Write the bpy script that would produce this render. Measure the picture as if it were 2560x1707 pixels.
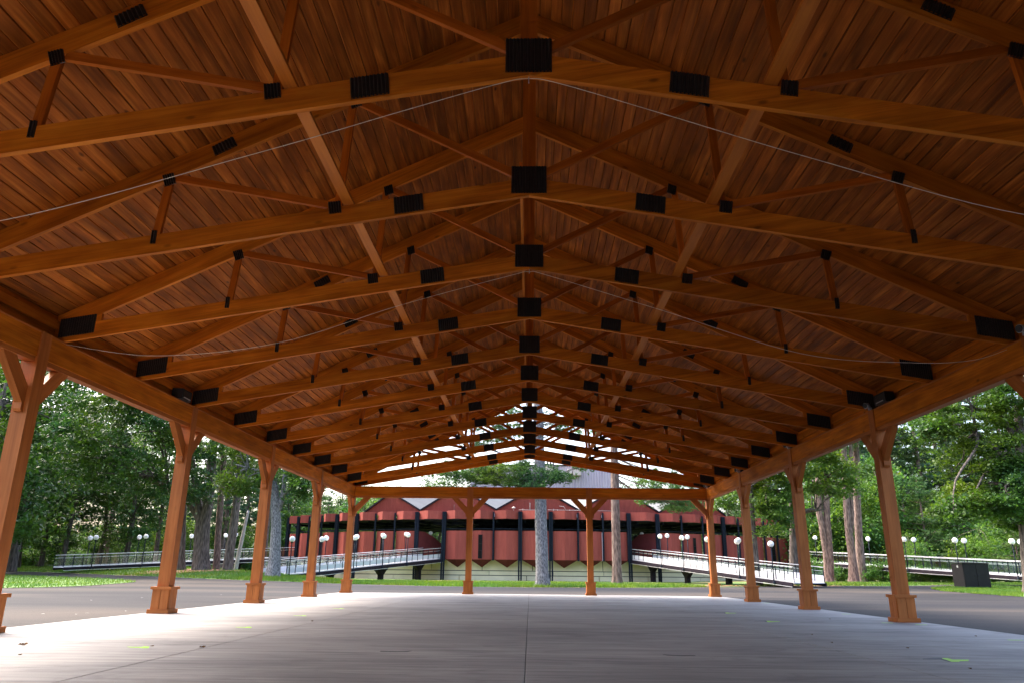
import bpy, bmesh, math, random
import numpy as np
from mathutils import Vector, Matrix

R_ = math.radians
random.seed(7)
for o in list(bpy.data.objects):
    bpy.data.objects.remove(o, do_unlink=True)
scene = bpy.context.scene
COL = scene.collection

# ------------------------------------------------------------------ camera
PW, PH, PF = 2560.0, 1707.0, 1860.597
PITCH, YAW, ROLL = R_(17.1782), R_(1.4992), R_(0.5939)
CAM = Vector((0.0232, 0.0, 0.8135))
_fw = Vector((-math.sin(YAW) * math.cos(PITCH), math.cos(YAW) * math.cos(PITCH), math.sin(PITCH)))
_ri = Vector((math.cos(YAW), math.sin(YAW), 0))
_up = _ri.cross(_fw)
_r = _ri * math.cos(ROLL) + _up * math.sin(ROLL)
_u = -_ri * math.sin(ROLL) + _up * math.cos(ROLL)
cam_data = bpy.data.cameras.new('camera')
cam_data.sensor_fit = 'HORIZONTAL'
cam_data.sensor_width = 36.0
cam_data.lens = 36.0 * PF / PW
cam_data.clip_start = 0.05
cam_data.clip_end = 3000
cam = bpy.data.objects.new('camera', cam_data)
COL.objects.link(cam)
m3 = Matrix((_r, _u, -_fw)).transposed()
cam.matrix_world = Matrix.Translation(CAM) @ m3.to_4x4()
scene.camera = cam
scene.render.resolution_x = 1024
scene.render.resolution_y = 682

# ------------------------------------------------------------------ light
SUN_EL, SUN_AZ = R_(52), R_(-62)      # azimuth from +Y towards +X: the sun stands to the left, a little ahead
world = bpy.data.worlds.new('World')
scene.world = world
world.use_nodes = True
wn, wl = world.node_tree.nodes, world.node_tree.links
wn.clear()
w_out = wn.new('ShaderNodeOutputWorld')
w_bg = wn.new('ShaderNodeBackground')
sky = wn.new('ShaderNodeTexSky')
sky.sky_type = 'NISHITA'
sky.sun_disc = False
sky.sun_elevation = SUN_EL
sky.sun_rotation = SUN_AZ
sky.dust_density = 6.0
sky.air_density = 1.0
sky.ozone_density = 1.0
w_bg.inputs['Strength'].default_value = 0.15
wl.new(sky.outputs[0], w_bg.inputs['Color'])
wl.new(w_bg.outputs[0], w_out.inputs['Surface'])
sun_data = bpy.data.lights.new('sun', 'SUN')
sun_data.energy = 0.5
sun_data.angle = R_(22)
sun_data.color = (1.0, 0.93, 0.82)
sun = bpy.data.objects.new('sun', sun_data)
COL.objects.link(sun)
_sd = Vector((math.sin(SUN_AZ) * math.cos(SUN_EL), math.cos(SUN_AZ) * math.cos(SUN_EL), math.sin(SUN_EL)))
sun.rotation_euler = _sd.to_track_quat('Z', 'Y').to_euler()
sun.location = (-40, 20, 60)
scene.view_settings.view_transform = 'Standard'
scene.view_settings.look = 'None'
scene.view_settings.gamma = 1.0
scene.view_settings.use_curve_mapping = False
scene.view_settings.exposure = 2.58
scene.cycles.max_bounces = 7
scene.cycles.diffuse_bounces = 5
scene.cycles.glossy_bounces = 2
scene.cycles.transparent_max_bounces = 10
scene.cycles.caustics_reflective = False
scene.cycles.caustics_refractive = False

# ------------------------------------------------------------------ pixel helpers (a pixel gives only a direction)
def ray(px, py):
    return _fw * PF + _r * (px - PW / 2) - _u * (py - PH / 2)
def at_y(px, py, y):
    d = ray(px, py); return CAM + d * (y / d.y)
def at_z(px, py, z):
    d = ray(px, py); return CAM + d * ((z - CAM.z) / d.z)
def px_of(p):
    d = Vector(p) - CAM; z = d.dot(_fw)
    return PW / 2 + PF * d.dot(_r) / z, PH / 2 - PF * d.dot(_u) / z
def sstep(a, b, t):
    t = min(1, max(0, (t - a) / (b - a))); return t * t * (3 - 2 * t)
def ground_z(x, y):
    z = -0.08
    k = max(0.0, y - 58) * 0.5
    L = sstep(-11 - k, -24 - k, x)
    if L > 0:
        t = y + (x + 30) * 0.75
        p = 0.18 * sstep(44, 58, t) + 0.70 * sstep(57, 73, t)
        z += L * p
    z += 0.24 * sstep(14, 26, x) * sstep(55, 68, y)
    z += 0.05 * sstep(56, 75, y)
    return z
def on_ground(px, py, ymax=140):
    d = ray(px, py); y = 2.0
    while y < ymax:
        p = CAM + d * (y / d.y)
        if p.z <= ground_z(p.x, p.y): break
        y += 0.1
    return Vector((p.x, p.y, ground_z(p.x, p.y)))

# ------------------------------------------------------------------ mesh helpers
class MB:
    def __init__(s): s.v = []; s.f = []; s.sm = []
    def face(s, pts, smooth=False):
        b = len(s.v); s.v += [tuple(p) for p in pts]; s.f.append(tuple(range(b, b + len(pts)))); s.sm.append(smooth)
    def grid(s, rings, close=False, smooth=True, caps=True):
        b = len(s.v); n = len(rings[0])
        for r in rings: s.v += [tuple(p) for p in r]
        m = n if close else n - 1
        for i in range(len(rings) - 1):
            for j in range(m):
                k = (j + 1) % n
                s.f.append((b + i * n + j, b + i * n + k, b + (i + 1) * n + k, b + (i + 1) * n + j)); s.sm.append(smooth)
        if close and caps:
            s.f.append(tuple(b + j for j in reversed(range(n)))); s.sm.append(False)
            s.f.append(tuple(b + (len(rings) - 1) * n + j for j in range(n))); s.sm.append(False)
    def box(s, x0, x1, y0, y1, z0, z1):
        b = len(s.v)
        s.v += [(x0, y0, z0), (x1, y0, z0), (x1, y1, z0), (x0, y1, z0), (x0, y0, z1), (x1, y0, z1), (x1, y1, z1), (x0, y1, z1)]
        for f in ((3, 2, 1, 0), (4, 5, 6, 7), (0, 1, 5, 4), (1, 2, 6, 5), (2, 3, 7, 6), (3, 0, 4, 7)):
            s.f.append(tuple(b + i for i in f)); s.sm.append(False)
    def prism(s, pts, d):
        """planar polygon pts swept by vector d"""
        d = Vector(d); n = len(pts); a = [Vector(p) for p in pts]; c = [p + d for p in a]
        nrm = (a[1] - a[0]).cross(a[2] - a[1])
        if n > 3:
            nrm = Vector((0, 0, 0))
            for i in range(n): nrm += a[i].cross(a[(i + 1) % n])
        if nrm.dot(d) > 0: a.reverse(); c.reverse()
        b = len(s.v); s.v += [tuple(p) for p in a] + [tuple(p) for p in c]
        s.f.append(tuple(range(b, b + n))); s.sm.append(False)
        s.f.append(tuple(b + n + i for i in reversed(range(n)))); s.sm.append(False)
        for i in range(n):
            j = (i + 1) % n
            s.f.append((b + i, b + n + i, b + n + j, b + j)); s.sm.append(False)
    def bar(s, p, q, w, d, ref=(0, 0, 1)):
        """rectangular bar p->q, w across (side), d along ref-ish"""
        p, q = Vector(p), Vector(q); t = (q - p).normalized(); r = Vector(ref)
        side = t.cross(r)
        if side.length < 1e-4: side = t.cross(Vector((1, 0, 0)))
        side.normalize(); upv = side.cross(t).normalized()
        a, b_ = side * w / 2, upv * d / 2
        s.prism([p - a - b_, p + a - b_, p + a + b_, p - a + b_], q - p)
    def tube(s, path, rad, n=8, caps=True, smooth=True):
        rings = []; path = [Vector(p) for p in path]
        if not hasattr(rad, '__len__'): rad = [rad] * len(path)
        ref = Vector((0.13, 0.99, 0.05))
        for i, p in enumerate(path):
            t = (path[min(i + 1, len(path) - 1)] - path[max(i - 1, 0)]).normalized()
            a = t.cross(ref)
            if a.length < 0.05: a = t.cross(Vector((1, 0, 0)))
            a.normalize(); b_ = t.cross(a)
            rings.append([p + (a * math.cos(6.28319 * j / n) + b_ * math.sin(6.28319 * j / n)) * rad[i] for j in range(n)])
        s.grid(rings, True, smooth, caps)
    def sphere(s, c, r, nu=16, nv=10, sz=1.0):
        rings = []
        for i in range(nv + 1):
            a = math.pi * (0.02 + 0.96 * i / nv)
            rings.append([(c[0] + r * math.sin(a) * math.cos(6.28319 * j / nu), c[1] + r * math.sin(a) * math.sin(6.28319 * j / nu), c[2] - r * sz * math.cos(a)) for j in range(nu)])
        s.grid(rings, True, True, True)
    def mesh(s, name, grain=None):
        me = bpy.data.meshes.new(name); me.from_pydata(s.v, [], s.f); me.validate()
        if any(s.sm) and len(me.polygons) == len(s.sm): me.polygons.foreach_set('use_smooth', s.sm)
        if grain is not None:
            g = Vector(grain).normalized(); uv = me.uv_layers.new(name='UVMap')
            for p in me.polygons:
                n = p.normal; e = n.cross(g)
                if e.length < 0.15:
                    e = n.cross(Vector((0, 0, 1)) if abs(n.z) < 0.9 else Vector((1, 0, 0))); gg = e.cross(n)
                    e.normalize(); gg = gg.normalized() * 0.05
                else: e.normalize(); gg = g
                off = (n.x * 3.1 + n.y * 7.7 + n.z * 1.9)
                for li in p.loop_indices:
                    co = me.vertices[me.loops[li].vertex_index].co
                    uv.data[li].uv = (co.dot(gg), co.dot(e) + off)
        me.update()
        return me
    def build(s, name, mat, parent=None, grain=None, loc=None):
        return link(name, s.mesh(name, grain), mat, parent, loc)

def link(name, me, mat, parent=None, loc=None):
    o = bpy.data.objects.new(name, me); COL.objects.link(o)
    if mat is not None and me is not None and not me.materials: me.materials.append(mat)
    if parent is not None: o.parent = parent
    if loc is not None: o.location = loc
    return o
def empty(name, loc=(0, 0, 0), rz=0.0):
    o = bpy.data.objects.new(name, None); COL.objects.link(o); o.location = loc; o.rotation_euler = (0, 0, rz)
    o.empty_display_size = 0.2
    return o
def tag(o, label=None, cat=None, group=None, kind=None):
    if label: o['label'] = label
    if cat: o['category'] = cat
    if group: o['group'] = group
    if kind: o['kind'] = kind
    return o
def copy_tree(src, parent=None):
    c = src.copy(); COL.objects.link(c); c.parent = parent
    for ch in src.children: copy_tree(ch, c)
    return c

# ------------------------------------------------------------------ materials
def new_mat(name):
    m = bpy.data.materials.new(name); m.use_nodes = True
    nt = m.node_tree; b = nt.nodes['Principled BSDF']
    return m, nt.nodes, nt.links, b
def N(nodes, t, **kw):
    n = nodes.new(t)
    for k, v in kw.items():
        if k in ('operation', 'blend_type', 'data_type', 'noise_dimensions', 'feature', 'wave_type', 'bands_direction', 'interpolation', 'distance'): setattr(n, k, v)
        else: n.inputs[k].default_value = v
    return n
def ramp(nodes, stops):
    r = nodes.new('ShaderNodeValToRGB'); e = r.color_ramp.elements
    while len(e) < len(stops): e.new(0.5)
    for i, (p, c) in enumerate(stops): e[i].position = p; e[i].color = (*c, 1)
    return r
def mix_rgb(nodes, links, a, b, fac, mode='MIX'):
    m = nodes.new('ShaderNodeMix'); m.data_type = 'RGBA'; m.blend_type = mode
    def put(sock, v):
        if isinstance(v, (tuple, list)): sock.default_value = (*v, 1) if len(v) == 3 else v
        elif isinstance(v, float): sock.default_value = v
        else: links.new(v, sock)
    put(m.inputs[6], a); put(m.inputs[7], b); put(m.inputs[0], fac)
    return m.outputs[2]

def wood_mat(name, dark, mid, light, rough=0.42, rnd=0.35, knots=0.5, coat=0.0, spec=0.3, blotch=0.0):
    m, n, l, b = new_mat(name)
    uv = n.new('ShaderNodeUVMap'); uv.uv_map = 'UVMap'
    oi = n.new('ShaderNodeObjectInfo'); ge = n.new('ShaderNodeNewGeometry')
    add = N(n, 'ShaderNodeMath', operation='ADD'); l.new(oi.outputs['Random'], add.inputs[0]); l.new(ge.outputs['Random Per Island'], add.inputs[1])
    fr = N(n, 'ShaderNodeMath', operation='FRACT'); l.new(add.outputs[0], fr.inputs[0])
    sc = N(n, 'ShaderNodeMath', operation='MULTIPLY'); l.new(fr.outputs[0], sc.inputs[0]); sc.inputs[1].default_value = 83.0
    cmb = n.new('ShaderNodeCombineXYZ'); l.new(sc.outputs[0], cmb.inputs[0]); l.new(sc.outputs[0], cmb.inputs[1]); l.new(sc.outputs[0], cmb.inputs[2])
    va = N(n, 'ShaderNodeVectorMath', operation='ADD'); l.new(uv.outputs[0], va.inputs[0]); l.new(cmb.outputs[0], va.inputs[1])
    mp = n.new('ShaderNodeMapping'); mp.inputs['Scale'].default_value = (0.9, 26, 1); l.new(va.outputs[0], mp.inputs[0])
    g1 = N(n, 'ShaderNodeTexNoise', Scale=1.0, Detail=5.0, Roughness=0.6, Distortion=0.6); l.new(mp.outputs[0], g1.inputs['Vector'])
    mp2 = n.new('ShaderNodeMapping'); mp2.inputs['Scale'].default_value = (1.3, 5.0, 1); l.new(va.outputs[0], mp2.inputs[0])
    g2 = N(n, 'ShaderNodeTexNoise', Scale=1.0, Detail=3.0, Roughness=0.55); l.new(mp2.outputs[0], g2.inputs['Vector'])
    mxv = N(n, 'ShaderNodeMath', operation='MULTIPLY_ADD'); l.new(g1.outputs[0], mxv.inputs[0]); mxv.inputs[1].default_value = 0.55
    h2 = N(n, 'ShaderNodeMath', operation='MULTIPLY'); l.new(g2.outputs[0], h2.inputs[0]); h2.inputs[1].default_value = 0.45; l.new(h2.outputs[0], mxv.inputs[2])
    rp = ramp(n, [(0.34, dark), (0.5, mid), (0.66, light)]); l.new(mxv.outputs[0], rp.inputs[0])
    # board to board tone
    tone = N(n, 'ShaderNodeMapRange'); l.new(fr.outputs[0], tone.inputs[0]); tone.inputs[3].default_value = 1 - rnd; tone.inputs[4].default_value = 1 + rnd * 0.6
    cm = n.new('ShaderNodeCombineColor'); l.new(tone.outputs[0], cm.inputs[0]); l.new(tone.outputs[0], cm.inputs[1]); l.new(tone.outputs[0], cm.inputs[2])
    c1 = mix_rgb(n, l, rp.outputs[0], cm.outputs[0], 1.0, 'MULTIPLY')
    if blotch:
        mpb = n.new('ShaderNodeMapping'); mpb.inputs['Scale'].default_value = (0.45, 3.0, 1); l.new(va.outputs[0], mpb.inputs[0])
        nb = N(n, 'ShaderNodeTexNoise', Scale=1.5, Detail=2.0, Roughness=0.5, Distortion=1.0); l.new(mpb.outputs[0], nb.inputs['Vector'])
        rb_ = ramp(n, [(0.30, (1 - blotch, 1 - blotch, 1 - blotch)), (0.52, (1, 1, 1)), (0.72, (1 + blotch, 1 + blotch, 1 + blotch))]); l.new(nb.outputs[0], rb_.inputs[0])
        c1 = mix_rgb(n, l, c1, rb_.outputs[0], 1.0, 'MULTIPLY')
    # knots
    mp3 = n.new('ShaderNodeMapping'); mp3.inputs['Scale'].default_value = (1.1, 2.6, 1); l.new(va.outputs[0], mp3.inputs[0])
    vo = N(n, 'ShaderNodeTexVoronoi', Scale=1.0); vo.voronoi_dimensions = '2D'; l.new(mp3.outputs[0], vo.inputs['Vector'])
    kr = ramp(n, [(0.0, (1, 1, 1)), (0.03, (0.85, 0.85, 0.85)), (0.07, (0, 0, 0))]); l.new(vo.outputs['Distance'], kr.inputs[0])
    sepc = n.new('ShaderNodeSeparateColor'); l.new(vo.outputs['Color'], sepc.inputs[0])
    gate = N(n, 'ShaderNodeMapRange'); l.new(sepc.outputs[0], gate.inputs[0]); gate.inputs[1].default_value = 0.45; gate.inputs[2].default_value = 0.9; gate.inputs[3].default_value = 0.0; gate.inputs[4].default_value = knots
    kf = N(n, 'ShaderNodeMath', operation='MULTIPLY'); l.new(kr.outputs[0], kf.inputs[0]); l.new(gate.outputs[0], kf.inputs[1])
    c2 = mix_rgb(n, l, c1, (0.025, 0.009, 0.004), kf.outputs[0])
    l.new(c2, b.inputs['Base Color'])
    rr = N(n, 'ShaderNodeMapRange'); l.new(g1.outputs[0], rr.inputs[0]); rr.inputs[3].default_value = rough - 0.08; rr.inputs[4].default_value = rough + 0.14
    l.new(rr.outputs[0], b.inputs['Roughness'])
    b.inputs['Specular IOR Level'].default_value = spec
    b.inputs['Coat Weight'].default_value = coat; b.inputs['Coat Roughness'].default_value = 0.35
    bp = N(n, 'ShaderNodeBump', Strength=0.25, Distance=0.004); l.new(mxv.outputs[0], bp.inputs['Height']); l.new(bp.outputs[0], b.inputs['Normal'])
    return m

def plain_mat(name, col, rough=0.6, metal=0.0, var=0.12, scale=6.0, bump=0.0, streak=None, detail=4.0, spec=0.3):
    m, n, l, b = new_mat(name)
    tc = n.new('ShaderNodeTexCoord'); mp = n.new('ShaderNodeMapping'); l.new(tc.outputs['Object'], mp.inputs[0])
    if streak: mp.inputs['Scale'].default_value = streak
    ns = N(n, 'ShaderNodeTexNoise', Scale=scale, Detail=detail, Roughness=0.6); l.new(mp.outputs[0], ns.inputs['Vector'])
    lo = tuple(max(0, c * (1 - var)) for c in col); hi = tuple(min(1, c * (1 + var)) for c in col)
    rp = ramp(n, [(0.3, lo), (0.7, hi)]); l.new(ns.outputs[0], rp.inputs[0]); l.new(rp.outputs[0], b.inputs['Base Color'])
    b.inputs['Roughness'].default_value = rough; b.inputs['Metallic'].default_value = metal; b.inputs['Specular IOR Level'].default_value = spec
    if bump:
        bp = N(n, 'ShaderNodeBump', Strength=0.5, Distance=bump); l.new(ns.outputs[0], bp.inputs['Height']); l.new(bp.outputs[0], b.inputs['Normal'])
    return m

def leaf_mat(name, cols, trans=0.35, rough=0.45, clump=0.35):
    m, n, l, b = new_mat(name)
    ge = n.new('ShaderNodeNewGeometry'); oi = n.new('ShaderNodeObjectInfo')
    tc = n.new('ShaderNodeTexCoord')
    ns = N(n, 'ShaderNodeTexNoise', Scale=clump, Detail=2.0); l.new(tc.outputs['Object'], ns.inputs['Vector'])
    a = N(n, 'ShaderNodeMath', operation='MULTIPLY_ADD'); l.new(ge.outputs['Random Per Island'], a.inputs[0]); a.inputs[1].default_value = 0.45
    a2 = N(n, 'ShaderNodeMath', operation='MULTIPLY_ADD'); l.new(ns.outputs[0], a2.inputs[0]); a2.inputs[1].default_value = 0.75
    a3 = N(n, 'ShaderNodeMath', operation='MULTIPLY_ADD'); l.new(oi.outputs['Random'], a3.inputs[0]); a3.inputs[1].default_value = 0.3; a3.inputs[2].default_value = -0.25
    l.new(a3.outputs[0], a2.inputs[2]); l.new(a2.outputs[0], a.inputs[2])
    rp = ramp(n, [(i / (len(cols) - 1), tuple(0.78 * q for q in c)) for i, c in enumerate(cols)]); l.new(a.outputs[0], rp.inputs[0])
    n2 = N(n, 'ShaderNodeTexNoise', Scale=clump * 0.45, Detail=1.0); l.new(tc.outputs['Object'], n2.inputs['Vector'])
    light_hue = ramp(n, [(0.36, (0.78, 0.98, 1.55)), (0.5, (1, 1, 1)), (0.64, (1.45, 1.16, 0.62))]); l.new(n2.outputs[0], light_hue.inputs[0])  # bluish sky highlights and yellow backlit patches painted into the leaf colour
    lc = mix_rgb(n, l, rp.outputs[0], light_hue.outputs[0], 0.85, 'MULTIPLY')
    l.new(lc, b.inputs['Base Color']); b.inputs['Roughness'].default_value = rough
    b.inputs['Specular IOR Level'].default_value = 0.35
    tr = n.new('ShaderNodeBsdfTranslucent')
    br = mix_rgb(n, l, lc, (1.4, 1.5, 0.55), 1.0, 'MULTIPLY'); l.new(br, tr.inputs['Color'])
    mx = n.new('ShaderNodeMixShader'); mx.inputs[0].default_value = trans
    out = n['Material Output'] if 'Material Output' in n else [x for x in n if x.type == 'OUTPUT_MATERIAL'][0]
    l.new(b.outputs[0], mx.inputs[1]); l.new(tr.outputs[0], mx.inputs[2]); l.new(mx.outputs[0], out.inputs['Surface'])
    return m

def bark_mat(name, dark, light, sc=(9, 9, 1.6), bump=0.03):
    m, n, l, b = new_mat(name)
    tc = n.new('ShaderNodeTexCoord'); mp = n.new('ShaderNodeMapping'); mp.inputs['Scale'].default_value = sc; l.new(tc.outputs['Object'], mp.inputs[0])
    vo = N(n, 'ShaderNodeTexVoronoi', Scale=1.0); l.new(mp.outputs[0], vo.inputs['Vector'])
    ns = N(n, 'ShaderNodeTexNoise', Scale=1.6, Detail=6.0, Roughness=0.65); l.new(mp.outputs[0], ns.inputs['Vector'])
    mu = N(n, 'ShaderNodeMath', operation='MULTIPLY'); l.new(vo.outputs['Distance'], mu.inputs[0]); l.new(ns.outputs[0], mu.inputs[1])
    rp = ramp(n, [(0.1, dark), (0.45, light)]); l.new(mu.outputs[0], rp.inputs[0]); l.new(rp.outputs[0], b.inputs['Base Color'])
    b.inputs['Roughness'].default_value = 0.9
    bp = N(n, 'ShaderNodeBump', Strength=0.8, Distance=bump); l.new(mu.outputs[0], bp.inputs['Height']); l.new(bp.outputs[0], b.inputs['Normal'])
    return m

M = {}
M['timber'] = wood_mat('stained_timber', (0.32, 0.085, 0.006), (0.52, 0.152, 0.010), (0.66, 0.225, 0.018), 0.5, 0.22, 0.6, 0.0, 0.12, 0.2)
M['post'] = wood_mat('stained_post', (0.31, 0.092, 0.019), (0.40, 0.128, 0.030), (0.48, 0.165, 0.046), 0.45, 0.10, 0.15, 0.0, 0.2, 0.12)
M['web'] = wood_mat('stained_web', (0.28, 0.062, 0.005), (0.43, 0.108, 0.009), (0.55, 0.155, 0.015), 0.5, 0.25, 0.4, 0.0, 0.12, 0.2)
M['board'] = wood_mat('stained_board', (0.20, 0.050, 0.006), (0.325, 0.090, 0.011), (0.50, 0.165, 0.024), 0.5, 0.20, 0.8, 0.0, 0.10, 0.42)
M['brace'] = wood_mat('pale_timber', (0.46, 0.135, 0.014), (0.56, 0.175, 0.020), (0.64, 0.22, 0.03), 0.5, 0.12, 0.3, 0.0, 0.2)
M['plate'] = plain_mat('black_plate', (0.022, 0.021, 0.022), 0.4, 0.2, 0.3, 20, spec=0.5)
M['cover'] = plain_mat('roof_cover', (0.05, 0.045, 0.04), 0.9)
M['black'] = plain_mat('black_paint', (0.015, 0.016, 0.02), 0.5)
M['navy'] = plain_mat('navy_steel', (0.006, 0.010, 0.020), 0.6, 0.0, 0.2, 3, spec=0.15)
M['plum'] = plain_mat('plum_steel', (0.016, 0.011, 0.018), 0.6, 0.0, 0.2, 2, spec=0.15)
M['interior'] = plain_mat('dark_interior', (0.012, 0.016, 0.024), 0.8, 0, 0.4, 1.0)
M['fitting'] = plain_mat('grey_fitting', (0.45, 0.45, 0.46), 0.4, 0.4)
M['cable'] = plain_mat('white_cable', (0.75, 0.70, 0.62), 0.5)
M['globe'] = plain_mat('white_globe', (0.86, 0.84, 0.86), 0.25, 0, 0.03)
M['steel'] = plain_mat('bright_rail', (0.75, 0.74, 0.77), 0.3, 0.4, 0.05)
M['deck'] = plain_mat('ramp_deck', (0.62, 0.60, 0.62), 0.8, 0, 0.06, 2)
M['pale_pane'] = plain_mat('white_lit_pane', (0.58, 0.58, 0.62), 0.5, 0, 0.04, 2)  # lower railing glass: its bright, sky-lit look painted as opaque white
M['greyroof'] = plain_mat('grey_membrane', (0.10, 0.104, 0.108), 0.7, 0, 0.10, 0.6)
M['cream'] = plain_mat('cream_panel', (0.74, 0.65, 0.46), 0.75, 0, 0.08, 0.8)
M['tape'] = plain_mat('lime_tape', (0.42, 0.80, 0.03), 0.5, 0, 0.05)
M['darktape'] = plain_mat('dark_tape', (0.035, 0.035, 0.05), 0.5, 0, 0.1)
M['dryleaf'] = plain_mat('dry_leaf', (0.16, 0.08, 0.03), 0.8, 0, 0.4, 30)
M['paper'] = plain_mat('paper_scrap', (0.42, 0.42, 0.40), 0.8, 0, 0.05)
M['cabinet'] = plain_mat('dark_cabinet', (0.016, 0.014, 0.015), 0.6, 0, 0.15, 2, spec=0.15)
M['joint'] = plain_mat('joint_filler', (0.05, 0.048, 0.045), 0.9)
M['hvac'] = plain_mat('beige_unit', (0.58, 0.47, 0.42), 0.6, 0, 0.08)

def red_mat():
    m, n, l, b = new_mat('red_panel')
    tc = n.new('ShaderNodeTexCoord'); mp = n.new('ShaderNodeMapping'); mp.inputs['Scale'].default_value = (3, 3, 0.35); l.new(tc.outputs['Object'], mp.inputs[0])
    n1 = N(n, 'ShaderNodeTexNoise', Scale=1.2, Detail=6.0, Roughness=0.7); l.new(mp.outputs[0], n1.inputs['Vector'])
    rp = ramp(n, [(0.25, (0.22, 0.045, 0.036)), (0.5, (0.28, 0.058, 0.046)), (0.75, (0.34, 0.078, 0.060))]); l.new(n1.outputs[0], rp.inputs[0])
    oi = n.new('ShaderNodeObjectInfo'); tone = N(n, 'ShaderNodeMapRange'); l.new(oi.outputs['Random'], tone.inputs[0]); tone.inputs[3].default_value = 0.86; tone.inputs[4].default_value = 1.1
    cm = n.new('ShaderNodeCombineColor'); [l.new(tone.outputs[0], cm.inputs[i]) for i in range(3)]
    c = mix_rgb(n, l, rp.outputs[0], cm.outputs[0], 1.0, 'MULTIPLY'); l.new(c, b.inputs['Base Color'])
    b.inputs['Roughness'].default_value = 0.75; b.inputs['Specular IOR Level'].default_value = 0.2
    return m
M['red'] = red_mat()
M['maroon'] = plain_mat('maroon_wall_and_shade', (0.12, 0.022, 0.022), 0.8, 0, 0.15, 1)

def mauve_mat():
    m, n, l, b = new_mat('mauve_cladding')
    tc = n.new('ShaderNodeTexCoord')
    mp = n.new('ShaderNodeMapping'); mp.inputs['Scale'].default_value = (1.2, 1.2, 0.15); l.new(tc.outputs['Object'], mp.inputs[0])
    n1 = N(n, 'ShaderNodeTexNoise', Scale=1.0, Detail=5.0); l.new(mp.outputs[0], n1.inputs['Vector'])
    rp = ramp(n, [(0.3, (0.40, 0.32, 0.38)), (0.7, (0.50, 0.42, 0.47))]); l.new(n1.outputs[0], rp.inputs[0]); l.new(rp.outputs[0], b.inputs['Base Color'])
    b.inputs['Roughness'].default_value = 0.6
    return m
M['mauve'] = mauve_mat()

def glass_mat():
    m, n, l, b = new_mat('railing_glass')
    out = [x for x in n if x.type == 'OUTPUT_MATERIAL'][0]
    tr = n.new('ShaderNodeBsdfTransparent'); tr.inputs[0].default_value = (0.93, 0.97, 0.95, 1)
    gl = n.new('ShaderNodeBsdfGlossy'); gl.inputs['Roughness'].default_value = 0.05; gl.inputs['Color'].default_value = (0.9, 0.95, 0.95, 1)
    mx = n.new('ShaderNodeMixShader'); mx.inputs[0].default_value = 0.10; l.new(tr.outputs[0], mx.inputs[1]); l.new(gl.outputs[0], mx.inputs[2])
    l.new(mx.outputs[0], out.inputs['Surface'])
    return m
M['glass'] = glass_mat()
def dark_glass():
    m, n, l, b = new_mat('window_glass')
    b.inputs['Base Color'].default_value = (0.004, 0.005, 0.006, 1); b.inputs['Roughness'].default_value = 0.2; b.inputs['Specular IOR Level'].default_value = 0.12
    return m
M['window'] = dark_glass()

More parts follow.
